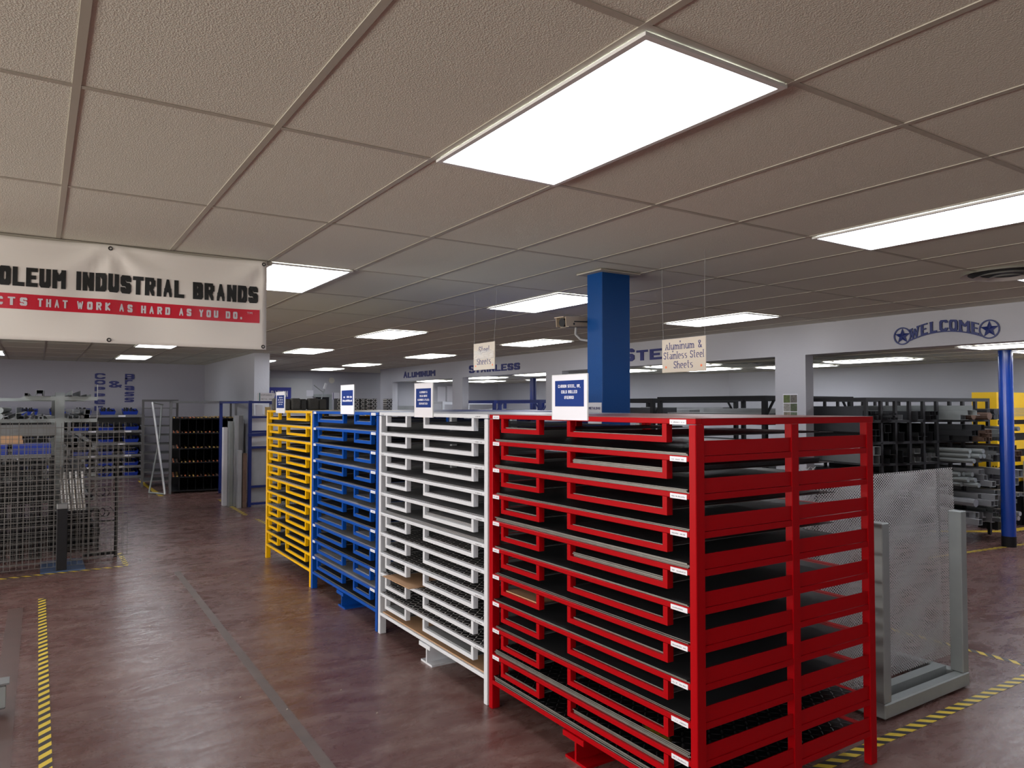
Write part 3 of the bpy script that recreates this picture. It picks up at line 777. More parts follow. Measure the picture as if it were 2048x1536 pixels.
for x in (-.02, -.93, -1.86, -2.6):
    for z in (.02, BH-.022):
        sy, dz = sag(x, z); g_ = MB(); n = 18; v = []; f = []
        for i in range(n):
            a = 2*PI*i/n
            for r, yy in ((.013, 0), (.0105, -.004), (.006, -.001)): v.append((x+r*math.cos(a), sy-.002+yy, z+dz+r*math.sin(a)))
        for i in range(n):
            k = (i+1) % n; f += [(3*i, 3*k, 3*k+1, 3*i+1), (3*i+1, 3*k+1, 3*k+2, 3*i+2)]
        g_.add(v, f).build('grommet', mat('grommet_black', (.03, .03, .03), .3, .5), t)
MB().box(-L_, 0, .010, .018, BH-.006, BH+.003).build('hanging_rail', TEE, t)

# ================================================================== WALL LETTERING (header wall, facing -x)
def header_text(label, txt, y0, y1, z, chh, caps):
    t = thing('wall_lettering', label, 'lettering', (HX, (y0+y1)/2, z))
    cw, nw, gap = .16, .055, .034
    sm = lambda k: k
    tot = sum(ADV.get(c, 4)/4*cw*(caps if i else 1) + nw + gap for i, c in enumerate(txt)) - gap
    k = (y0-y1)/tot
    b = MB(); text_mesh(b, txt, (0, (y0-y1)/2, 0), UXL, UZ, cw*k, chh, nw*k, chh*.17, gap*k, .012, caps=caps)
    b.build('letters', TEXTBLUE, t)
header_text('blue wall letters reading Aluminum', 'ALUMINUM', 16.95, 15.2, 2.30, .165, .82)
header_text('blue wall letters reading Stainless beside the Steel Sheets sign', 'STAINLESS', 13.6, 11.64, 2.30, .165, .82)
header_text('blue wall letters reading Steel right of the column', 'STEEL', 8.72, 7.25, 2.298, .20, .80)
# WELCOME with two barn stars
t = thing('welcome_sign', 'dark blue metal Welcome sign with two ringed stars on the header wall', 'sign', (HX-.005, 3.82, 2.36))
def arcf(h): # bend along a gentle arch
    x, z = h; return (x, z + .075*(1-((x-.34)/.36)**2) - .035)
b = MB()
tw = text_width('WELCOME', .062, .014, .030)
text_mesh(b, 'WELCOME', (0, .345, -.03), UXL, UZ, .062*.69/tw, .112, .030*.69/tw, .015, .014*.69/tw, .01, smooth=0, serif=.017, arc=arcf, fine=.02)
b.build('letters', NAVY, t)
b = MB(); P = [arcf((.0+.70*i/20, -.006)) for i in range(21)]
for p, q in zip(P, P[1:]): b.bar((-.006, .345-p[0], -.03+p[1]), (-.006, .345-q[0], -.03+q[1]), .012, .013, up=(1, 0, 0))
b.build('arch_band', NAVY, t)
def star(yc, zc, R):
    ring = MB(); n = 36; v = []
    for i in range(n):
        a = 2*PI*i/n
        for r in (R, R*.86):
            for x in (0, -.01): v.append((x, yc+r*math.cos(a), zc+r*math.sin(a)))
    f = []
    for i in range(n):
        k = (i+1) % n; a, c = 4*i, 4*k
        f += [(a, c, c+1, a+1), (a+2, a+3, c+3, c+2), (a+1, c+1, c+3, a+3), (a, a+2, c+2, c)]
    ring.add(v, f).build('star_ring', NAVY, t)
    s_ = MB(); v = []
    for i in range(10):
        r = R*(.90 if i % 2 == 0 else .38); a = PI/2+i*PI/5; v.append((-.004, yc+r*math.cos(a), zc+r*math.sin(a)))
    v.append((-.014, yc, zc)); s_.add(v, [(i, (i+1) % 10, 10) for i in range(10)]); s_.build('star', NAVY, t)
star(.425, -.01, .094); star(-.425, -.01, .094)
# photo sheet on the pier
t = thing('photo_sheet', 'sheet of small outdoor photographs taped on the pale pier', 'poster', (HX-.002, 5.645, 1.42))
MB().box(-.002, 0, -.105, .105, 0, .33).build('paper', PAPER, t)
cols = [(.10, .13, .08), (.20, .17, .13), (.07, .09, .05), (.25, .24, .22), (.12, .11, .10), (.09, .12, .04)]
for i in range(3):
    for j in range(2):
        MB().box(-.003, -.002, -.097+j*.098, -.001+j*.098-.002, .012+i*.105, .108+i*.105).build('photograph', mat('photo_%d' % (i*2+j), cols[i*2+j], .4, var=.9, vscale=40+5*i), t)

# ================================================================== LEFT WALL LETTERS Copper & Brass (facing -y)
def vert_word(label, txt, x, z, step, w_, h_):
    t = thing('wall_lettering', label, 'lettering', (x, 18.828, z))
    b = MB()
    for i, ch in enumerate(txt):
        hh_ = h_*(1.0 if i == 0 else .92)
        text_mesh(b, ch, (0, 0, -i*step-(0 if i == 0 else -.02)), (1, 0, 0), UZ, w_*.75, hh_*1.0 if i == 0 else hh_*.80 if ch == 'P' else hh_*1.2, .042, .028, 0, .012)
    b.build('letters', TEXTBLUE, t)
vert_word('dark blue letters running down the wall reading Copper', 'CoPPer', 1.06, 2.20, .147, .22, .13)
vert_word('dark blue letters running down the wall reading Brass', 'Brass', 1.66, 2.20, .135, .20, .13)
vert_word('dark blue ampersand on the wall between Copper and Brass', '&', 1.34, 2.01, .15, .24, .15)

# ================================================================== BIN SHELF at the far left wall
SY = 18.1
t = thing('bin_shelving', 'grey metal shelving along the far left wall holding blue bins', 'shelving', (-2.4, SY, 0))
SW = 4.40
LV = [1.40, 1.06, .79, .53, .285, .06]
for x in (0, SW/3, 2*SW/3, SW-.06):
    MB().box(x, x+.06, 0, .5, 0, 1.40).build('upright', SHELFGREY, t)
for z in LV: MB().box(.0, SW, -.002, .5, z-.055, z).build('shelf', SHELFGREY, t)
MB().box(0, SW, .49, .5, 0, 1.34).build('back_panel', mat('back_dark', (.05, .05, .055), .6), t)
def make_bin():
    t = thing('storage_bin', 'x', 'bin', (0, 0, 0)); b = MB()
    W_, D2, H = .30, .36, .13
    v = [(-.13, 0, 0), (.13, 0, 0), (.13, D2, 0), (-.13, D2, 0), (-.15, -.02, H*.55), (.15, -.02, H*.55), (.15, D2, H), (-.15, D2, H)]
    b.add(v, [(0, 1, 2, 3), (0, 4, 5, 1), (1, 5, 6, 2), (2, 6, 7, 3), (3, 7, 4, 0)])
    o = b.build('bin_shell', BIN, t); s_ = o.modifiers.new('s', 'SOLIDIFY'); s_.thickness = .006
    c = MB()
    rnd = random.Random(5)
    for i in range(14):
        x = rnd.uniform(-.11, .11); y = rnd.uniform(.03, .28); c.cyl((x, y, .02), (x+rnd.uniform(-.02, .02), y+.02, rnd.uniform(.09, .16)), .014, 6)
    o2 = c.build('hardware_pieces', DARK, t); tag(o2, 'dark metal pieces inside the bin', kind='stuff')
    return t, [o, o2]
bt, bk = make_bin()
first = True
NTH = ['first', 'second', 'third', 'fourth', 'fifth', 'sixth', 'seventh', 'eighth', 'ninth', 'tenth', 'eleventh', 'twelfth'] + ['%s' % q for q in ('thirteenth', 'fourteenth', 'fifteenth', 'sixteenth', 'seventeenth', 'eighteenth', 'nineteenth', 'twentieth')]*3
ROW = ['top', 'second', 'third', 'fourth', 'fifth', 'sixth']
for r, z in enumerate(LV):
    xs = [-2.12, -1.65, -1.18, -.66, -.19, .30, .78, 1.25, 1.74] if r else [-2.08, -1.4, -.75, -.15, .35, .82, 1.28, 1.72]
    for i, x in enumerate(xs):
        lab = 'blue storage bin, %s from left on the %s shelf of the grey shelving' % (NTH[i], ROW[r])
        if first: bt.location = (x, SY+.03, z+.002); tag(bt, lab, group='bins on the %s shelf' % ROW[r]); first = False
        else: copy_thing(bt, bk, (x, SY+.03, z+.002), lab, 'bins on the %s shelf' % ROW[r])
for r, z in enumerate(LV[:5]):
    for i in range(6):
        MB().box(-.07, .07, -.004, -.0025, z-.045, z-.01).build('shelf_label', PAPER, t, loc=(.55+.68*i+.12*(r % 2), 0, 0))

# ================================================================== COPPER RACK and neighbours
t = thing('bar_rack', 'black pigeonhole rack holding copper and brass bars before the left alcove', 'rack', (2.02, 14.55, 0), -.13)
CW, CD = 1.15, 1.2
for x in (0, CW-.04):
    for y in (0, CD-.04): MB().box(x, x+.04, y, y+.04, 0, 1.69).build('upright', SHELFGREY, t)
MB().box(0, CW, 0, .04, 1.65, 1.69).box(0, CW, CD-.04, CD, 1.65, 1.69).box(0, .04, .04, CD-.04, 1.65, 1.69).box(CW-.04, CW, .04, CD-.04, 1.65, 1.69).build('top_frame', SHELFGREY, t)
CL = [1.37, 1.10, .82, .56, .30, .05]
for z in CL: MB().box(.04, CW-.04, .01, CD, z-.02, z).build('shelf', BLACK, t)
MB().box(.04, CW-.04, CD-.012, CD-.004, 0, 1.38).box(CW-.012, CW-.004, .04, CD-.04, 0, 1.38).build('side_panel', BLACK, t)
for i in range(1, 8): MB().box(.04+i*.135, .044+i*.135, .03, CD-.02, .05, 1.37).build('divider', BLACK, t)
rnd = random.Random(11)
rotm = Matrix.Rotation(-.13, 3, 'Z')
for r, z in enumerate(CL[:5]):
    for i in range(16):
        cell, hf = divmod(i, 2)
        s_ = rnd.uniform(.010, .016); x = .072+cell*.135+hf*.064; y0 = rnd.uniform(-.06, .04)
        p = rotm @ Vector((x, y0, 0)) + Vector((2.02, 14.55, z+.001))
        m = COPPER if rnd.random() < .45 else BRASS if rnd.random() < .6 else RUST
        b = MB().cyl((0, 0, s_), (0, .9, s_), s_, 8) if rnd.random() < .5 else MB().box(-s_, s_, 0, .9, 0, s_*1.3)
        cn = {COPPER: 'copper', BRASS: 'brass', RUST: 'brown metal'}[m]
        o = one('metal_bar', b, m, '%s bar end, %s cell of the %s level, black rack of copper bars' % (cn, NTH[cell], ROW[r]), 'bar', '%s bars, %s cell, %s level' % (cn, NTH[cell], ROW[r]))
        o.location = p; o.rotation_euler = (0, 0, -.13)
t = thing('leaning_tube_stand', 'pale bent tube stand leaning left of the black pigeonhole rack', 'frame', (1.9, 14.35, 0))
MB().path([(-.18, .15, 1.66), (-.08, .1, .9), (.03, 0, .02)], .022, 10).build('long_tube', ALU, t)
MB().path([(.0, .35, 1.62), (-.03, .35, 1.0), (-.18, .4, .02)], .016, 10).build('inner_tube', GALV, t)
MB().path([(-.18, .4, .02), (.03, 0, .02)], .016, 8).build('foot_tube', GALV, t)
MB().path([(-.18, .15, 1.66), (.02, .35, 1.62)], .014, 8).build('top_tube', GALV, t)
t = thing('panel_rack', 'grey frame rack with stacked trays behind the leaning tube frame', 'rack', (1.72, 16.02, 0))
for x in (.0, .62):
    MB().box(x, x+.04, 0, .04, 0, 1.72).build('upright', SHELFGREY, t)
for k in range(9): MB().box(.04, .62, .0, .7, .18*k+.1, .18*k+.12).build('tray', GALVD, t)
MB().box(.04, .62, 0, .04, 1.68, 1.72).build('top_rail', SHELFGREY, t)

# ---- blue upright sheet rack (behind yellow rack)
t = thing('upright_sheet_rack', 'blue upright rack for tall sheets, left of the yellow rack', 'rack', (2.80, 11.95, 0))
for x, y in ((0, 0), (0, 2.2), (1.1, 0), (1.1, 2.2)): MB().box(x, x+.05, y, y+.05, 0, 1.68).build('upright', NAVY, t)
for z in (.03, .30, .92, 1.17, 1.40, 1.64): MB().box(.05, 1.1, 0, .05, z, z+.035).build('cross_bar', NAVY, t)
for z in (1.64, .03): MB().box(0, .05, .05, 2.2, z, z+.035).build('side_bar', NAVY, t)
MB().bar((-.05, -.18, 1.145), (1.0, -.03, 1.16), .03, .05).build('cradle_arm', NAVY, t)
for i in range(7):
    m = [PAPER, GALV, ALUD, GALVD, GALV, ALUD, RUST][i]
    h_ = [1.25, 1.35, 1.44, 1.44, 1.45, .9, .85][i]
    x0 = [2.50, 2.565, 2.63, 2.69, 2.735, 2.64, 2.71][i]; y0 = [12.3, 12.2, 12.12, 12.1, 12.25, 11.93, 11.90][i]
    one('upright_sheet', MB().box(0, .06, 0, .13 if i < 5 else .09, 0, h_), m, ['white wrapped panel standing on edge beside the black pigeonhole rack', 'grey steel sheet on edge next to the white wrapped panel', 'tall pale sheet on edge, third from the left by the blue rack', 'tall dark grey sheet on edge by the blue rack', 'tall grey sheet on edge touching the blue upright', 'short pale strip leaning at the foot of the blue rack', 'short brownish strip leaning at the foot of the blue rack'][i], 'sheet', loc=(x0, y0, .002))
one('metal_sheet', MB().box(0, 1.0, 0, .02, 0, 1.38), mat('white_laminate', (.7, .7, .73), .35, var=.1, vscale=2), 'large white sheet standing inside the blue upright rack', 'sheet', loc=(2.87, 12.10, .07))
one('metal_sheet', MB().box(0, .9, 0, .015, 0, .85), ALUD, 'low brownish grey sheet standing in front inside the blue upright rack', 'sheet', loc=(2.87, 12.05, .07))
t = thing('shelf_sign', 'white Expanded Metal sign with a green bar standing on the blue upright rack', 'sign', (2.93, 11.96, 1.676))
MB().box(0, .27, 0, .006, 0, .13).build('panel', PAPER, t); MB().box(.03, .045, -.002, 0, 0, .13).build('green_bar', mat('teal', (.01, .12, .13), .5), t)
b = MB(); text_mesh(b, 'EXPANDED', (.06, 0, .085), (1, 0, 0), UZ, .013, .022, .004, .004, .0045, .001); text_mesh(b, 'METAL AND', (.06, 0, .02), (1, 0, 0), UZ, .012, .022, .004, .004, .004, .001); b.build('lettering', PRINTGREY, t)
one('pinned_notice', MB().box(0, .11, 0, .004, 0, .17), PAPER, 'small white notice inside the top of the blue upright rack', 'notice', loc=(2.92, 12.03, 1.4405))
one('framed_photo', MB().box(0, .09, 0, .004, 0, .14), mat('tan_print', (.5, .36, .14), .5, var=.5, vscale=40), 'small tan framed picture right of the white notice on the blue rack', 'picture', loc=(3.07, 12.03, 1.4405))

# ================================================================== MESH PANELS at left
def wire_panel(label, loc, W_, H_, sp, wr, rx=0):
    b = MB(); n = int(W_/sp); m = int(H_/sp)
    for i in range(n+1): b.bar((i*sp, 0, -.0), (i*sp, 0, H_), wr)
    for j in range(m+1): b.bar((-.008, -wr*.8, j*sp+.0), (W_+.008, -wr*.8, j*sp+.0), wr)
    o = one('wire_mesh_panel', b, WIRE, label, 'mesh panel', 'welded wire panels leaning at the left', loc=loc); o.rotation_euler = (rx, 0, 0)
wire_panel('front welded wire panel with square holes behind the black post', (-1.45, 8.43, .03), 2.20, 1.40, .05, .0042)
wire_panel('second welded wire panel reaching furthest right past the black post', (-1.05, 8.56, .06), 1.90, 1.16, .05, .0042)
wire_panel('third welded wire panel standing behind the other two', (-1.5, 8.66, .03), 2.04, 1.41, .075, .005)
wire_panel('fine welded wire panel nearest the grey arm rack', (-1.4, 8.74, .03), 1.95, 1.15, .038, .003)
t = thing('mesh_stand', 'low stand of black posts on blue plates holding the wire panels', 'stand', (.215, 8.40, 0))
MB().cbox(-.045, .045, -.1, -.02, .012, .60, .004).build('post', BLACK, t)
MB().cbox(-.045, .045, -.1, -.02, .6005, .65, .004).build('post_cap', GALVD, t)
MB().box(-.17, .20, -.12, .48, 0, .012).build('base_plate', mat('plate_blue', (.05, .08, .16), .4), t)
MB().box(.485, .515, .40, .43, .0, 1.06).build('rear_post', BLACK, t)
MB().box(.20, .485, .40, .43, .03, .06).build('rear_bar', BLACK, t)

# ================================================================== ARM RACK (grey cantilever) behind the mesh
t = thing('cantilever_rack', 'grey cantilever rack with arms loaded with profiles behind the wire panels', 'rack', (.225, 10.5, 0))
MB().box(-.05, .05, 0, .12, .08, 1.76).build('column', GALV, t)
MB().box(-1.4, .45, -.05, .15, 0, .08).build('base_beam', BLACK, t)
AZ = [1.665, 1.395, 1.05, .72, .42]
for z in AZ:
    for s_ in ((-.385, -.05) if z > 1.6 else (-1.7, -.05), (.05, .40)):
        MB().box(s_[0], s_[1], 0, .06, z, z+.045).build('arm', GALV, t)
    MB().box(.395, .403, 0, .06, z+.045, z+.20).build('end_stop', ALU, t)
MB().box(-1.7, -.05, -.02, 0, 1.235, 1.37).build('front_channel', GALVD, t)
t2 = thing('cantilever_rack', 'rear upright and arms of the grey cantilever rack', 'rack', (.225, 13.2, 0))
MB().box(-.05, .05, 0, .12, 0, 1.76).build('column', GALV, t2)
for z in AZ: MB().box(-1.7, -.05, 0, .06, z, z+.045).box(.05, .40, 0, .06, z, z+.045).build('arm', GALV, t2)
rnd = random.Random(21)
AN = ['top', 'second', 'third', 'fourth', 'lowest']
def profile(kind, s_, L, t_=.003):
    b = MB()
    if kind == 0: b.hollow(-s_/2, s_/2, 0, s_, 0, L, t_)
    elif kind == 1: b.box(-s_/2, s_/2, 0, L, 0, t_).box(-s_/2, -s_/2+t_, 0, L, t_, s_)
    elif kind == 2: b.cyl((0, 0, s_/2), (0, L, s_/2), s_/2, 10)
    else: b.box(-s_/2, s_/2, 0, L, 0, t_).box(-s_/2, -s_/2+t_, 0, L, t_, s_*.6).box(s_/2-t_, s_/2, 0, L, t_, s_*.6)
    return b
PK = ['square tube', 'angle', 'round tube', 'channel']
for r, z in enumerate(AZ):
    for side in (0, 1):
        xs = [random.uniform(.0, .0)]
        x = .08 if side else (-.36 if r == 0 else -1.6)
        xe = .38 if side else -.08; ci = 0
        while x < xe:
            s_ = rnd.uniform(.03, .075); kd = rnd.choice([0, 1, 2, 3]) if r else rnd.choice([1, 3, 3, 0])
            if x+s_ > xe: break
            mm = [ALUD, GALV, GALVD, STEEL][rnd.randint(0, 3)] if r < 2 else [STEEL, DARK, GALVD, BLACK][rnd.randint(0, 3)]
            nm = {ALUD: 'pale', GALV: 'grey', GALVD: 'dull grey', STEEL: 'dark', DARK: 'black', BLACK: 'black'}[mm]
            o = one('metal_profile', profile(kd, s_, 3.1), mm, '%s %s, %s on the %s arm, %s side of cantilever rack' % (nm, PK[kd], NTH[ci], AN[r], ['left', 'right'][side]), 'profile', '%s %ss, %s arm %s' % (nm, PK[kd], AN[r], ['left', 'right'][side]))
            o.location = (.225+x+s_/2, 10.2+rnd.uniform(-.15, .1), z+.0455)
            if rnd.random() < .5 and r:
                o = one('metal_profile', profile(kd, s_, 3.1), mm, 'upper %s %s, %s on the %s arm, %s side of cantilever rack' % (nm, PK[kd], NTH[ci], AN[r], ['left', 'right'][side]), 'profile', 'upper %s %ss, %s arm %s' % (nm, PK[kd], AN[r], ['left', 'right'][side]))
                o.location = (.225+x+s_/2, 10.2+rnd.uniform(-.15, .1), z+.0455+s_+.001)
            x += s_+.006; ci += 1
for i, (x, w_) in enumerate([(-.52, .40), (-.10, .36)]):
    one('parts_crate', MB().cbox(-w_/2, w_/2, 0, .3, 0, .11, .004), BIN, ['blue plastic crate left of its twin behind the wire panels', 'blue plastic crate beside the grey upright behind the wire panels'][i], 'crate', loc=(x+.05, 9.6, 1.065))
t = thing('workbench', 'low dark bench carrying the blue crates behind the wire panels', 'bench', (-.35, 9.5, 0))
MB().box(-1.0, .48, 0, .5, 1.03, 1.062).build('bench_top', GALVD, t)
for x in (-1.0, .47):
    for y in (0, .45): MB().box(x, x+.05, y, y+.05, 0, 1.03).build('leg', BLACK, t)
for z in (.3, .65): MB().box(-.95, .47, .02, .48, z, z+.02).build('shelf', BLACK, t)
for i, (x, z, w_) in enumerate([(-.62, 1.062, .35), (-.30, 1.062, .22)]):
    pass
for i in range(4):  # low bundles added to darken the background right of the post
    bb = MB()
    for q in range(4): bb.box(.022*q, .022*q+.018, -.02*(q % 2), .75, 0, .28+.04*((i*3+q) % 4))
    one('backdrop_bundle', bb, [DARK, BLACK][i % 2], 'low bundle of dark flat bars, %s of four right of the black post' % NTH[i], 'bundle', 'low dark bundles right of the black post', loc=(.19+.094*i, 9.62 if 0 else 9.66, 0))
one('cardboard_box', MB().box(0, .42, 0, .12, 0, .045), CARD, 'flat brown cardboard lying on the left blue crate', 'cardboard', loc=(-.55, 9.62, 1.176))
one('cardboard_box', MB().box(0, .26, 0, .12, 0, .05), CARD, 'small brown cardboard box on top of the flat cardboard', 'cardboard', loc=(-.40, 9.62, 1.222))
for i in range(9):  # dark bundles added so the wire panels stand against black
    x = -1.30+i*.155; bb = MB()
    for q in range(3): bb.box(x+.042*q, x+.042*q+.036, -.02*(q % 2), .05, 0, .80+.06*((i*5+q*3) % 4))
    one('backdrop_bundle', bb, [DARK, BLACK, DARK][i % 3], 'bundle of dark upright bars, %s from left behind the wire panels' % NTH[i], 'bundle', 'dark upright bundles behind the wire panels', loc=(0, 9.1, 0))
for i in range(8):
    x = .255+.028*i
    b = MB().cyl((0, 0, 0), (-.03, .06, .42 if i % 2 else .34), .0125, 10)
    one('galvanized_tube', b, ALU, 'short shiny tube behind the wire, %s from left beside the black post' % NTH[i], 'tube', 'shiny tubes behind the wire', loc=(x, 9.35, .455))
t = thing('tube_bin', 'black low stand under the shiny tubes behind the wire', 'stand', (.37, 9.4, 0))
MB().box(-.2, .22, -.1, .2, .43, .45).build('stand_top', BLACK, t)
for x in (-.2, .19): MB().box(x, x+.03, -.1, .2, 0, .43).build('leg', BLACK, t)
# scroll ornaments on the right of the mesh
t = thing('wrought_scroll', 'dark iron scrollwork panel standing near the right end of the wire panels', 'ironwork', (.60, 9.0, 0))
for q in range(3):
    for s_ in (-1, 1):
        pts = []
        for i in range(22):
            a = i/21*2.6*PI; r = .075*(1-i/28)
            pts.append((s_*(.03+r*math.cos(a)) , 0, .45+q*.22+r*math.sin(a)))
        MB().path(pts, .005, 6).build('scroll', BLACK, t)
MB().bar((-.12, 0, 0), (-.12, 0, 1.05), .012).bar((.12, 0, 0), (.12, 0, 1.05), .012).bar((-.12, 0, .36), (.12, 0, .36), .012).bar((-.12, 0, 1.04), (.12, 0, 1.04), .012).build('scroll_frame', BLACK, t)

# ================================================================== FAR WALL
one('whiteboard', MB().box(0, 1.18, -.03, 0, 0, 2.36), mat('pale_partition', (.50, .51, .52), .6, var=.03), 'pale grey partition board against the far wall left of the doorway', 'board', loc=(5.35, 20.499, 0))
t = thing('wall_sign', 'blue sign with white letters RATION on the pale partition board', 'sign', (5.36, 20.44, 1.65))
MB().box(-.25, .565, 0, .02, 0, .46).build('panel', mat('bright_blue_sign', (.02, .03, .30), .5), t)
b = MB(); text_mesh(b, 'RATION', (.01, 0, .2), (1, 0, 0), UZ, .048, .165, .024, .022, .016, .003); b.build('lettering', PAPER, t)
one('wall_clock', MB().cyl((0, 0, 0), (0, -.03, 0), .085, 28), mat('clock_face', (.6, .58, .5), .4), 'small round pale disc on the far wall above the doorway', 'disc', loc=(7.10, 20.499, 2.335))
t = thing('door_frame', 'grey framed dark doorway in the far wall', 'door', (6.66, 20.47, 0))
MB().box(-.02, .36, 0, .02, 0, 1.85).build('dark_opening', BLACK, t)
MB().box(.36, .44, -.02, .025, 0, 1.93).box(-.1, .36, -.02, .025, 1.85, 1.93).build('frame', GALV, t)
one('wall_notice', MB().box(0, .20, -.004, 0, 0, .17), PAPER, 'white notice on the partition board left of the doorway', 'notice', loc=(6.36, 20.46, 1.87))
t = thing('wall_notice', 'white notice with dark bar right of the doorway', 'notice', (7.12, 20.495, 1.78))
MB().box(0, .22, -.006, 0, 0, .20).build('paper', PAPER, t); MB().box(.03, .045, -.010, -.006, 0, .20).build('dark_bar', NAVY, t)
t = thing('clamp_arm', 'jointed metal lamp arm rising above the yellow rack samples', 'arm', (4.95, 14.9, 0))
MB().path([(0, 0, 0), (0, 0, 1.75), (.08, 0, 1.98)], .012, 8).build('stem', GALV, t)
MB().path([(.04, 0, 1.88), (-.16, 0, 2.03)], .01, 8).build('side_arm', GALV, t)
MB().cyl((.06, 0, 1.95), (.10, 0, 2.07), .03, 12).build('lamp_head', ALU, t)
MB().cyl((0, 0, 0), (0, 0, .02), .15, 20).build('foot', BLACK, t)

# ================================================================== BACK ROOM RACKS seen over the sheet racks
def frame_rack(label, loc, W_, D_2, H_, m, shelves, rz=0, brace=True, fill=None):
    t = thing('storage_rack', label, 'rack', loc, rz)
    for x in (0, W_-.06):
        for y in (0, D_2-.06): MB().box(x, x+.06, y, y+.06, 0, H_-.06).build('upright', m, t)
    MB().box(0, W_, 0, .06, H_-.06, H_).box(0, W_, D_2-.06, D_2, H_-.06, H_).box(0, .06, .06, D_2-.06, H_-.06, H_).box(W_-.06, W_, .06, D_2-.06, H_-.06, H_).build('top_frame', m, t)
    for z in shelves: MB().box(.0, W_, .001, D_2, z-.03, z).build('shelf', m, t)
    if brace: MB().bar((.06, .03, H_-.26), (.22, .03, H_-.06), .025).bar((W_-.06, .03, H_-.26), (W_-.22, .03, H_-.06), .025).build('brace', m, t)
    return t
def fill_stock(n, x0, x1, y, z, m, label, group, seed, hmax=.08, L=1.6):
    rnd = random.Random(seed); x = x0
    for i in range(n):
        s_ = (x1-x0)/n*.9
        one('metal_stock', MB().box(0, s_, 0, L, 0, rnd.uniform(.3, 1)*hmax), m if not isinstance(m, list) else m[i % len(m)], label+', %s from left' % NTH[i], 'stock', group, loc=(x0+(x1-x0)/n*i, y, z))
frame_rack('white framed rack inside the Aluminum opening', (8.15, 15.6, 0), 1.5, 1.4, 1.70, WHITE, [1.42, 1.1, .8, .4], brace=False)
fill_stock(5, 8.25, 9.5, 15.65, 1.421, [ALU, GALVD], 'metal stock on the upper shelf of the white framed rack', 'stock on the white framed rack', 4, .1, 1.2)
frame_rack('blue framed rack inside the Stainless opening, left one', (8.0, 13.0, 0), 1.3, 1.6, 1.72, NAVY, [1.42, 1.1, .7, .3])
frame_rack('blue framed rack inside the Stainless opening, right one', (8.0, 11.35, 0), 1.5, 1.5, 1.72, NAVY, [1.42, 1.1, .7, .3])
fill_stock(5, 8.1, 9.2, 13.05, 1.421, [GALVD, ALUD], 'metal stock on the left blue framed rack', 'stock on left blue framed rack', 5, .12, 1.4)
fill_stock(5, 8.1, 9.4, 11.4, 1.421, [GALVD, ALUD, STEEL], 'metal stock on the right blue framed rack', 'stock on right blue framed rack', 6, .12, 1.3)
frame_rack('black framed rack behind the Steel lettering, left one', (8.05, 8.35, 0), 2.0, 2.2, 1.72, BLACK, [1.38, 1.05, .7, .3])
frame_rack('black framed rack between the Aluminum sign and the photo pier', (8.05, 6.25, 0), 2.0, 2.0, 1.74, BLACK, [1.38, 1.05, .7, .3])
fill_stock(7, 8.12, 9.98, 8.4, 1.381, [GALVD, STEEL, ALUD], 'grey flat stock on top shelf of the left black framed rack', 'stock left black rack', 8, .2, 2.0)
fill_stock(7, 8.12, 9.98, 6.3, 1.381, [GALVD, STEEL, DARK], 'grey flat stock on top shelf of the right black framed rack', 'stock right black rack', 9, .2, 1.8)
one('hanging_paper', MB().box(0, .25, -.004, 0, 0, .42), PAPER, 'left of two white paper strips on the wall in the Aluminum opening', 'paper', loc=(9.40, 18.298, 1.72))
one('hanging_paper', MB().box(0, .25, -.004, 0, 0, .43), PAPER, 'right of two white paper strips on the wall in the Aluminum opening', 'paper', loc=(9.70, 18.298, 1.73))
one('door_panel', MB().box(0, .6, 0, .03, 0, 1.6), GALVD, 'grey panel leaning inside the Aluminum opening', 'panel', loc=(7.98, 17.9, 0))

# ---- pigeonhole bar rack with tubes (right)
BR = Vector((7.93, 4.78, 0)); BA = -.178
CHAR = mat('charcoal_paint', (.028, .028, .031), .5, spec=.3)
t = thing('tube_rack', 'long black pigeonhole rack full of tubes and bars behind the mesh stand', 'rack', BR, BA)
LW = 2.12; nb = 9; LD = 1.3
ZS = [.24, .44, .66, .94, 1.19, 1.44]
for i in range(nb+1):
    x = (LW-.035)*i/nb
    MB().box(x, x+.035, 0, .035, .0 if i in (0, 5, 9) else .24, 1.66).build('front_post', SHELFGREY if 0 else CHAR, t)
    MB().box(x, x+.03, LD-.03, LD, .0 if i in (0, 5, 9) else .24, 1.66).build('rear_post', CHAR, t)
MB().box(0, LW, 0, .035, 1.66, 1.70).box(0, LW, LD-.03, LD, 1.66, 1.70).box(0, .035, .035, LD-.03, 1.66, 1.70).box(LW-.035, LW, .035, LD-.03, 1.66, 1.70).build('top_frame', CHAR, t)
MB().box(.035, LW-.035, LD-.028, LD-.02, 1.44, 1.60).build('back_rail', STEEL, t)
for z in ZS:
    MB().box(0, LW, .036, LD-.035, z-.02, z).box(0, LW, .0, .035, z-.03, z).build('shelf', CHAR, t)
MB().box(-.004, .0, .04, LD-.04, 1.30, 1.60).build('side_plate', STEEL, t)
rnd = random.Random(33)
R3 = Matrix.Rotation(BA, 3, 'Z')
LVN = ['lowest', 'second lowest', 'third', 'fourth', 'fifth', 'highest']
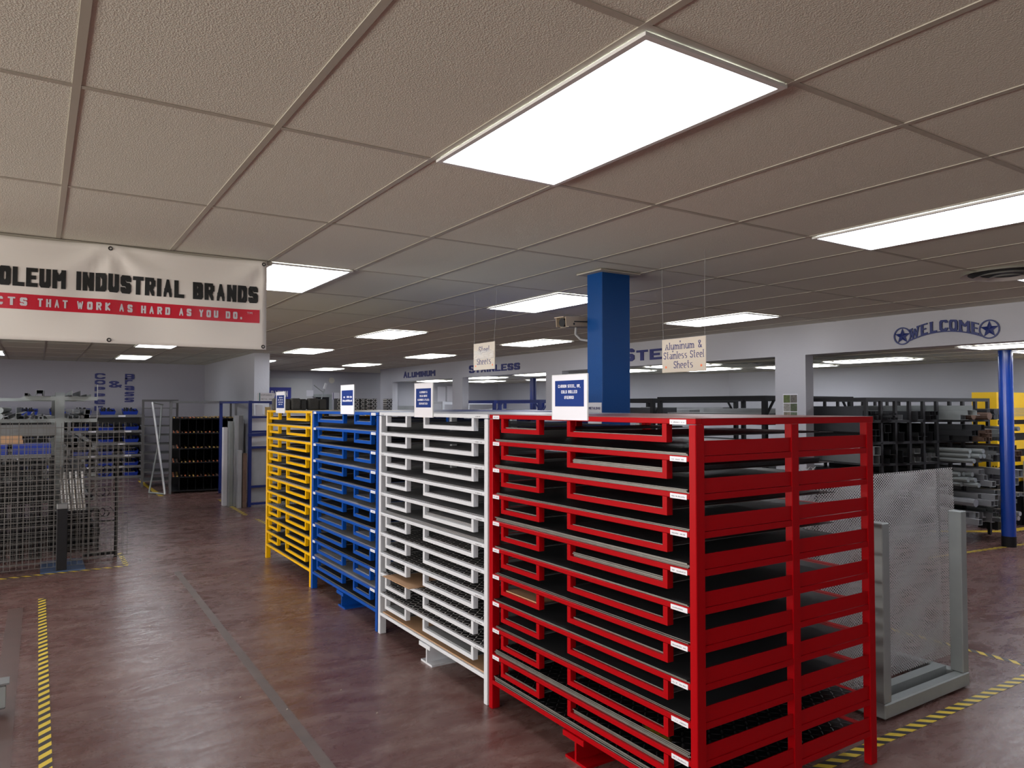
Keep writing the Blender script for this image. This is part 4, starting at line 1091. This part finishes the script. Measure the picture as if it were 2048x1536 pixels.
for r, z in enumerate(ZS):
    for i in range(nb):
        cx0 = .04+(LW-.035)*i/nb; cx1 = cx0+(LW-.035)/nb-.045
        zmax = (ZS[r+1]-.04) if r+1 < len(ZS) else 1.62
        right = i >= 5
        if not right and r < 2 and rnd.random() < .3: continue
        s_ = rnd.choice([.045, .055, .065, .09] if right else [.05, .07, .10])
        kd = rnd.choice([0, 0, 0, 2, 1] if right else [0, 0, 1, 3])
        if right and r < 3: mm = [ALUD, ALU, GALV][rnd.randint(0, 2)]
        elif right: mm = [ALUD, GALV, STEEL, RUST, GALVD][rnd.randint(0, 4)]
        else: mm = [STEEL, DARK, BLACK, GALVD][rnd.randint(0, 3)]
        nm = {ALUD: 'pale grey', ALU: 'bright', GALV: 'grey', GALVD: 'dull grey', STEEL: 'dark', DARK: 'black', BLACK: 'black', RUST: 'brown'}[mm]
        zz = z+.0005; rows = int((zmax-z)/(s_+.002)); rows = min(rows, 3 if right else 2)
        for q in range(max(1, rows)):
            x = cx0+s_/2
            while x+s_/2 <= cx1:
                out = rnd.uniform(.22, .47) if right else rnd.uniform(-.02, .10)
                if right and q == 0 and r == 4: out = rnd.uniform(.1, .5)
                o = one('metal_tube' if kd in (0, 2) else 'metal_profile', profile(kd, s_, 1.25+out, .004), mm, '%s %s, %s cell of the %s row, black tube rack, %s layer' % (nm, PK[kd], NTH[i], LVN[r].replace('second lowest', 'second'), ['bottom', 'middle', 'upper'][q]), 'tube' if kd in (0, 2) else 'profile', '%s %ss, %s cell, %s row, layer %s' % (nm, PK[kd], NTH[i], LVN[r], 'abc'[q]))
                p = R3 @ Vector((x, -out, 0)) + BR; o.location = (p.x, p.y, zz); o.rotation_euler = (0, 0, BA)
                x += s_+.003
            zz += s_+.0015
# loose distinctive pieces in that rack
def rk(x, y, z): p = R3 @ Vector((x, y, 0)) + BR; return (p.x, p.y, z)

# ---- yellow cabinet
YY = mat('machine_yellow', (.82, .50, .01), .4, var=.04, vscale=4)
t = thing('yellow_cabinet', 'tall yellow cabinet with black slots behind the blue round pole', 'cabinet', (10.42, 4.50, 0))
MB().box(0, .02, 0, .30, .58, 1.785).build('side_panel', YY, t)
MB().box(.02, .95, 0, .02, 1.42, 1.785).build('top_panel', YY, t)
for k in range(4): MB().box(.02, .95, 0, .02, .60+.215*k, .60+.215*k+.115).build('yellow_slat', YY, t)
MB().box(.02, .95, .022, .30, .58, 1.78).build('cabinet_body', BLACK, t)
b = MB()
for j in range(6): b.box(.3, .95, -.003, 0, 1.47+.02*j, 1.478+.02*j)
b.build('vent_lines', PRINTGREY, t)
b = MB()
for zc in (1.33, 1.08, .82, .72):
    for i in range(4):
        for j in range(5 if zc < 1.2 else 2):
            y_ = .02+.035*i+(.017 if j % 2 else 0); z_ = zc-.02*j
            v = [(-.001, y_+.012*math.cos(a*PI/3), z_+.009*math.sin(a*PI/3)) for a in range(6)]
            b.add(v, [tuple(range(6))])
b.build('hexagon_marks', BLACKPRINT, t)
MB().box(.04, .2, .03, .27, 0, .58).build('leg', BLACK, t); MB().box(.72, .9, .03, .27, 0, .58).build('leg', BLACK, t)
one('grey_machine', MB().cbox(0, .25, 0, .4, .12, 1.0, .01), mat('machine_grey', (.38, .40, .43), .4), 'light grey machine body at the right edge under the yellow cabinet', 'machine', loc=(11.0, 4.05, -.12+.0))

# ================================================================== MESH STAND with expanded metal (right of red rack)
t = thing('expanded_metal_stand', 'galvanized stand with two front posts holding expanded metal sheets', 'stand', (4.06, 2.10, 0))
# base ring raised slightly on feet
MB().cbox(-.44, .42, 0, .06, .012, .088, .006).build('front_base', GALV, t)
MB().cbox(-.44, .42, 1.84, 1.90, .012, .088, .006).build('rear_base', GALV, t)
for x in (-.44, .36): MB().cbox(x, x+.06, .0605, 1.8395, .012, .088, .004).build('side_base', GALV, t)
for x in (-.44, .355):
    MB().cbox(x+.002, x+.067, .10 if 0 else .005, .075, .0885, 1.0, .004).build('front_post', GALV, t)
    MB().cbox(x+.002, x+.067, 1.84, 1.895, .0885, 1.0, .004).build('rear_post', GALV, t)
MB().box(-.37, .36, .10, .16, .03, .105).build('tray_lip', GALV, t)
for x, y in ((-.40, .02), (.36, .02), (-.40, 1.85), (.36, 1.85)): MB().box(x, x+.04, y, y+.04, 0, .012).build('foot', BLACK, t)
def expanded(label, loc, W_, H_, dw, dh, wr, rx=0, rz=0, group='expanded metal sheets in the stand'):
    """lattice of slanted strands, clipped to the sheet outline"""
    b = MB(); n = int((W_/dw)+(H_/dh))+1
    for k in range(n):
        for s_ in (1, -1):
            # strand: x/dw + z/dh = k   (s=1)  or mirrored
            c = k
            p0 = (c*dw, 0) if c*dw <= W_ else (W_, (c-W_/dw)*dh)
            p1 = (0, c*dh) if c*dh <= H_ else ((c-H_/dh)*dw, H_)
            if s_ < 0: p0 = (W_-p0[0], p0[1]); p1 = (W_-p1[0], p1[1])
            if abs(p0[0]-p1[0]) < 1e-4: continue
            b.bar((p0[0], s_*.0008, p0[1]), (p1[0], s_*.0008, p1[1]), .0018, wr, up=(0, 0, 1))
    o = one('expanded_metal_sheet', b, EXPM, label, 'mesh sheet', group, loc=loc); o.rotation_euler = (rx, 0, rz)
    return o
expanded('front expanded metal sheet filling the galvanized stand', (3.40, 2.29, .10), 1.38, 1.12, .024, .016, .0032, rx=-.03)
expanded('second expanded metal sheet just behind the front one', (3.38, 2.36, .10), 1.34, 1.10, .026, .0175, .0026, rx=-.03)
expanded('coarse expanded metal sheet whose corner pokes above the others', (3.24, 2.50, .12), .44, 1.14, .05, .03, .003, rx=-.02)
expanded('expanded metal sheet standing lengthwise close behind the red rack', (3.34, 4.00, .10), 1.5, 1.02, .026, .016, .0024, rz=-PI/2)
for i, (x, y) in enumerate([(3.98, 2.75), (4.20, 2.78), (4.42, 2.8)]):
    one('folded_post', MB().cbox(-.045, .045, -.045, .045, 0, .88, .004), GALVD, 'grey square post seen through the expanded metal, one of three', 'post', 'posts behind the expanded metal', loc=(x-.1, y, .0))

# ================================================================== FLOOR MARKINGS
def tape(label, p, q, w_, m, slant=True, group=None):
    p, q = Vector((*p, 0)), Vector((*q, 0)); d = (q-p); L = d.length
    b = MB().box(0, L, -w_/2, w_/2, .0005, .0015)
    o = one('floor_tape', b, m, label, 'tape', group, loc=(p.x, p.y, 0)); o.rotation_euler = (0, 0, math.atan2(d.y, d.x)); return o
tape('black and yellow tape strip running toward the camera at the left', (.055, 7.23), (.055, 1.2), .052, HAZARD)
tape('black and yellow tape in front of the wire panels', (.78, 8.25), (-3.5, 8.25), .045, HAZARD)
tape('short black and yellow tape at the right end of the wire panels', (.77, 8.30), (.77, 9.0), .045, HAZARD)
tape('black and yellow tape in front of the galvanized stand', (2.3, 2.0), (7.4, 2.0), .055, HAZARD)
tape('black and yellow tape crossing at the lower right', (5.16, 3.0), (5.15, 2.03), .05, HAZARD)
tape('black and yellow tape far right by the blue round pole', (7.9, 4.10), (11.2, 3.72), .055, HAZARD)
tape('plain yellow tape beside the bin shelving', (1.845, 17.4), (1.855, 14.25), .08, YTAPE)
tape('black and yellow tape before the blue upright rack', (2.62, 13.2), (2.58, 11.1), .06, HAZARD)
tape('black and yellow tape left of the yellow rack foot', (2.62, 10.65), (2.62, 9.7), .05, HAZARD)
tape('plain yellow tape around the yellow cabinet', (9.6, 4.95), (10.42, 4.42), .12, YTAPE)
tape('plain yellow tape in front of the yellow cabinet', (10.42, 4.42), (11.35, 4.36), .12, YTAPE)
tape('long worn grey tape mark down the open floor', (1.15, 7.7), (1.09, 1.6), .055, OLDTAPE)
tape('wide faded grey mark at the left edge', (-.12, 7.0), (-.13, 1.5), .10, mat('dark_floor_stain', (.095, .055, .048), .4, var=.3, vscale=6))

# ---- bits at the left edge
t = thing('steel_channel_cart', 'end of a grey steel channel low at the left edge', 'cart', (-.20, 4.62, 0))
MB().cbox(-1.0, .085, 0, .09, .035, .16, .004).box(-1.0, .10, -.01, .10, .16, .168).build('channel', GALVD, t)
MB().box(.02, .085, -.004, 0, .045, .15).build('end_plate', GALV, t)
for x in (-.9, -.02): MB().cyl((x-.03, .02, .0176), (x-.03, .07, .0176), .0175, 14).build('caster', BLACK, t)
t = thing('caster_base', 'black caster foot showing at the left edge', 'caster', (-.27, 6.2, 0))
MB().cyl((0, 0, .045), (0, .04, .045), .045, 18).build('wheel', BLACK, t); MB().box(-.5, .06, -.02, .06, .095, .115).build('fork_plate', BLACK, t)
# small debris
for i, (x, y) in enumerate([(1.12, 3.9), (.78, 4.4), (.95, 4.2), (1.5, 3.6), (.7, 5.9), (1.45, 4.0)]):
    one('debris_chip', MB().add([(0, 0, .001), (.014, .004, .001), (.006, .012, .001), (.007, .005, .008)], [(0, 2, 1), (0, 1, 3), (1, 2, 3), (2, 0, 3)]), SIGNCREAM, 'tiny pale chip of debris on the open floor', 'debris', 'chips on the floor', loc=(x, y, 0))
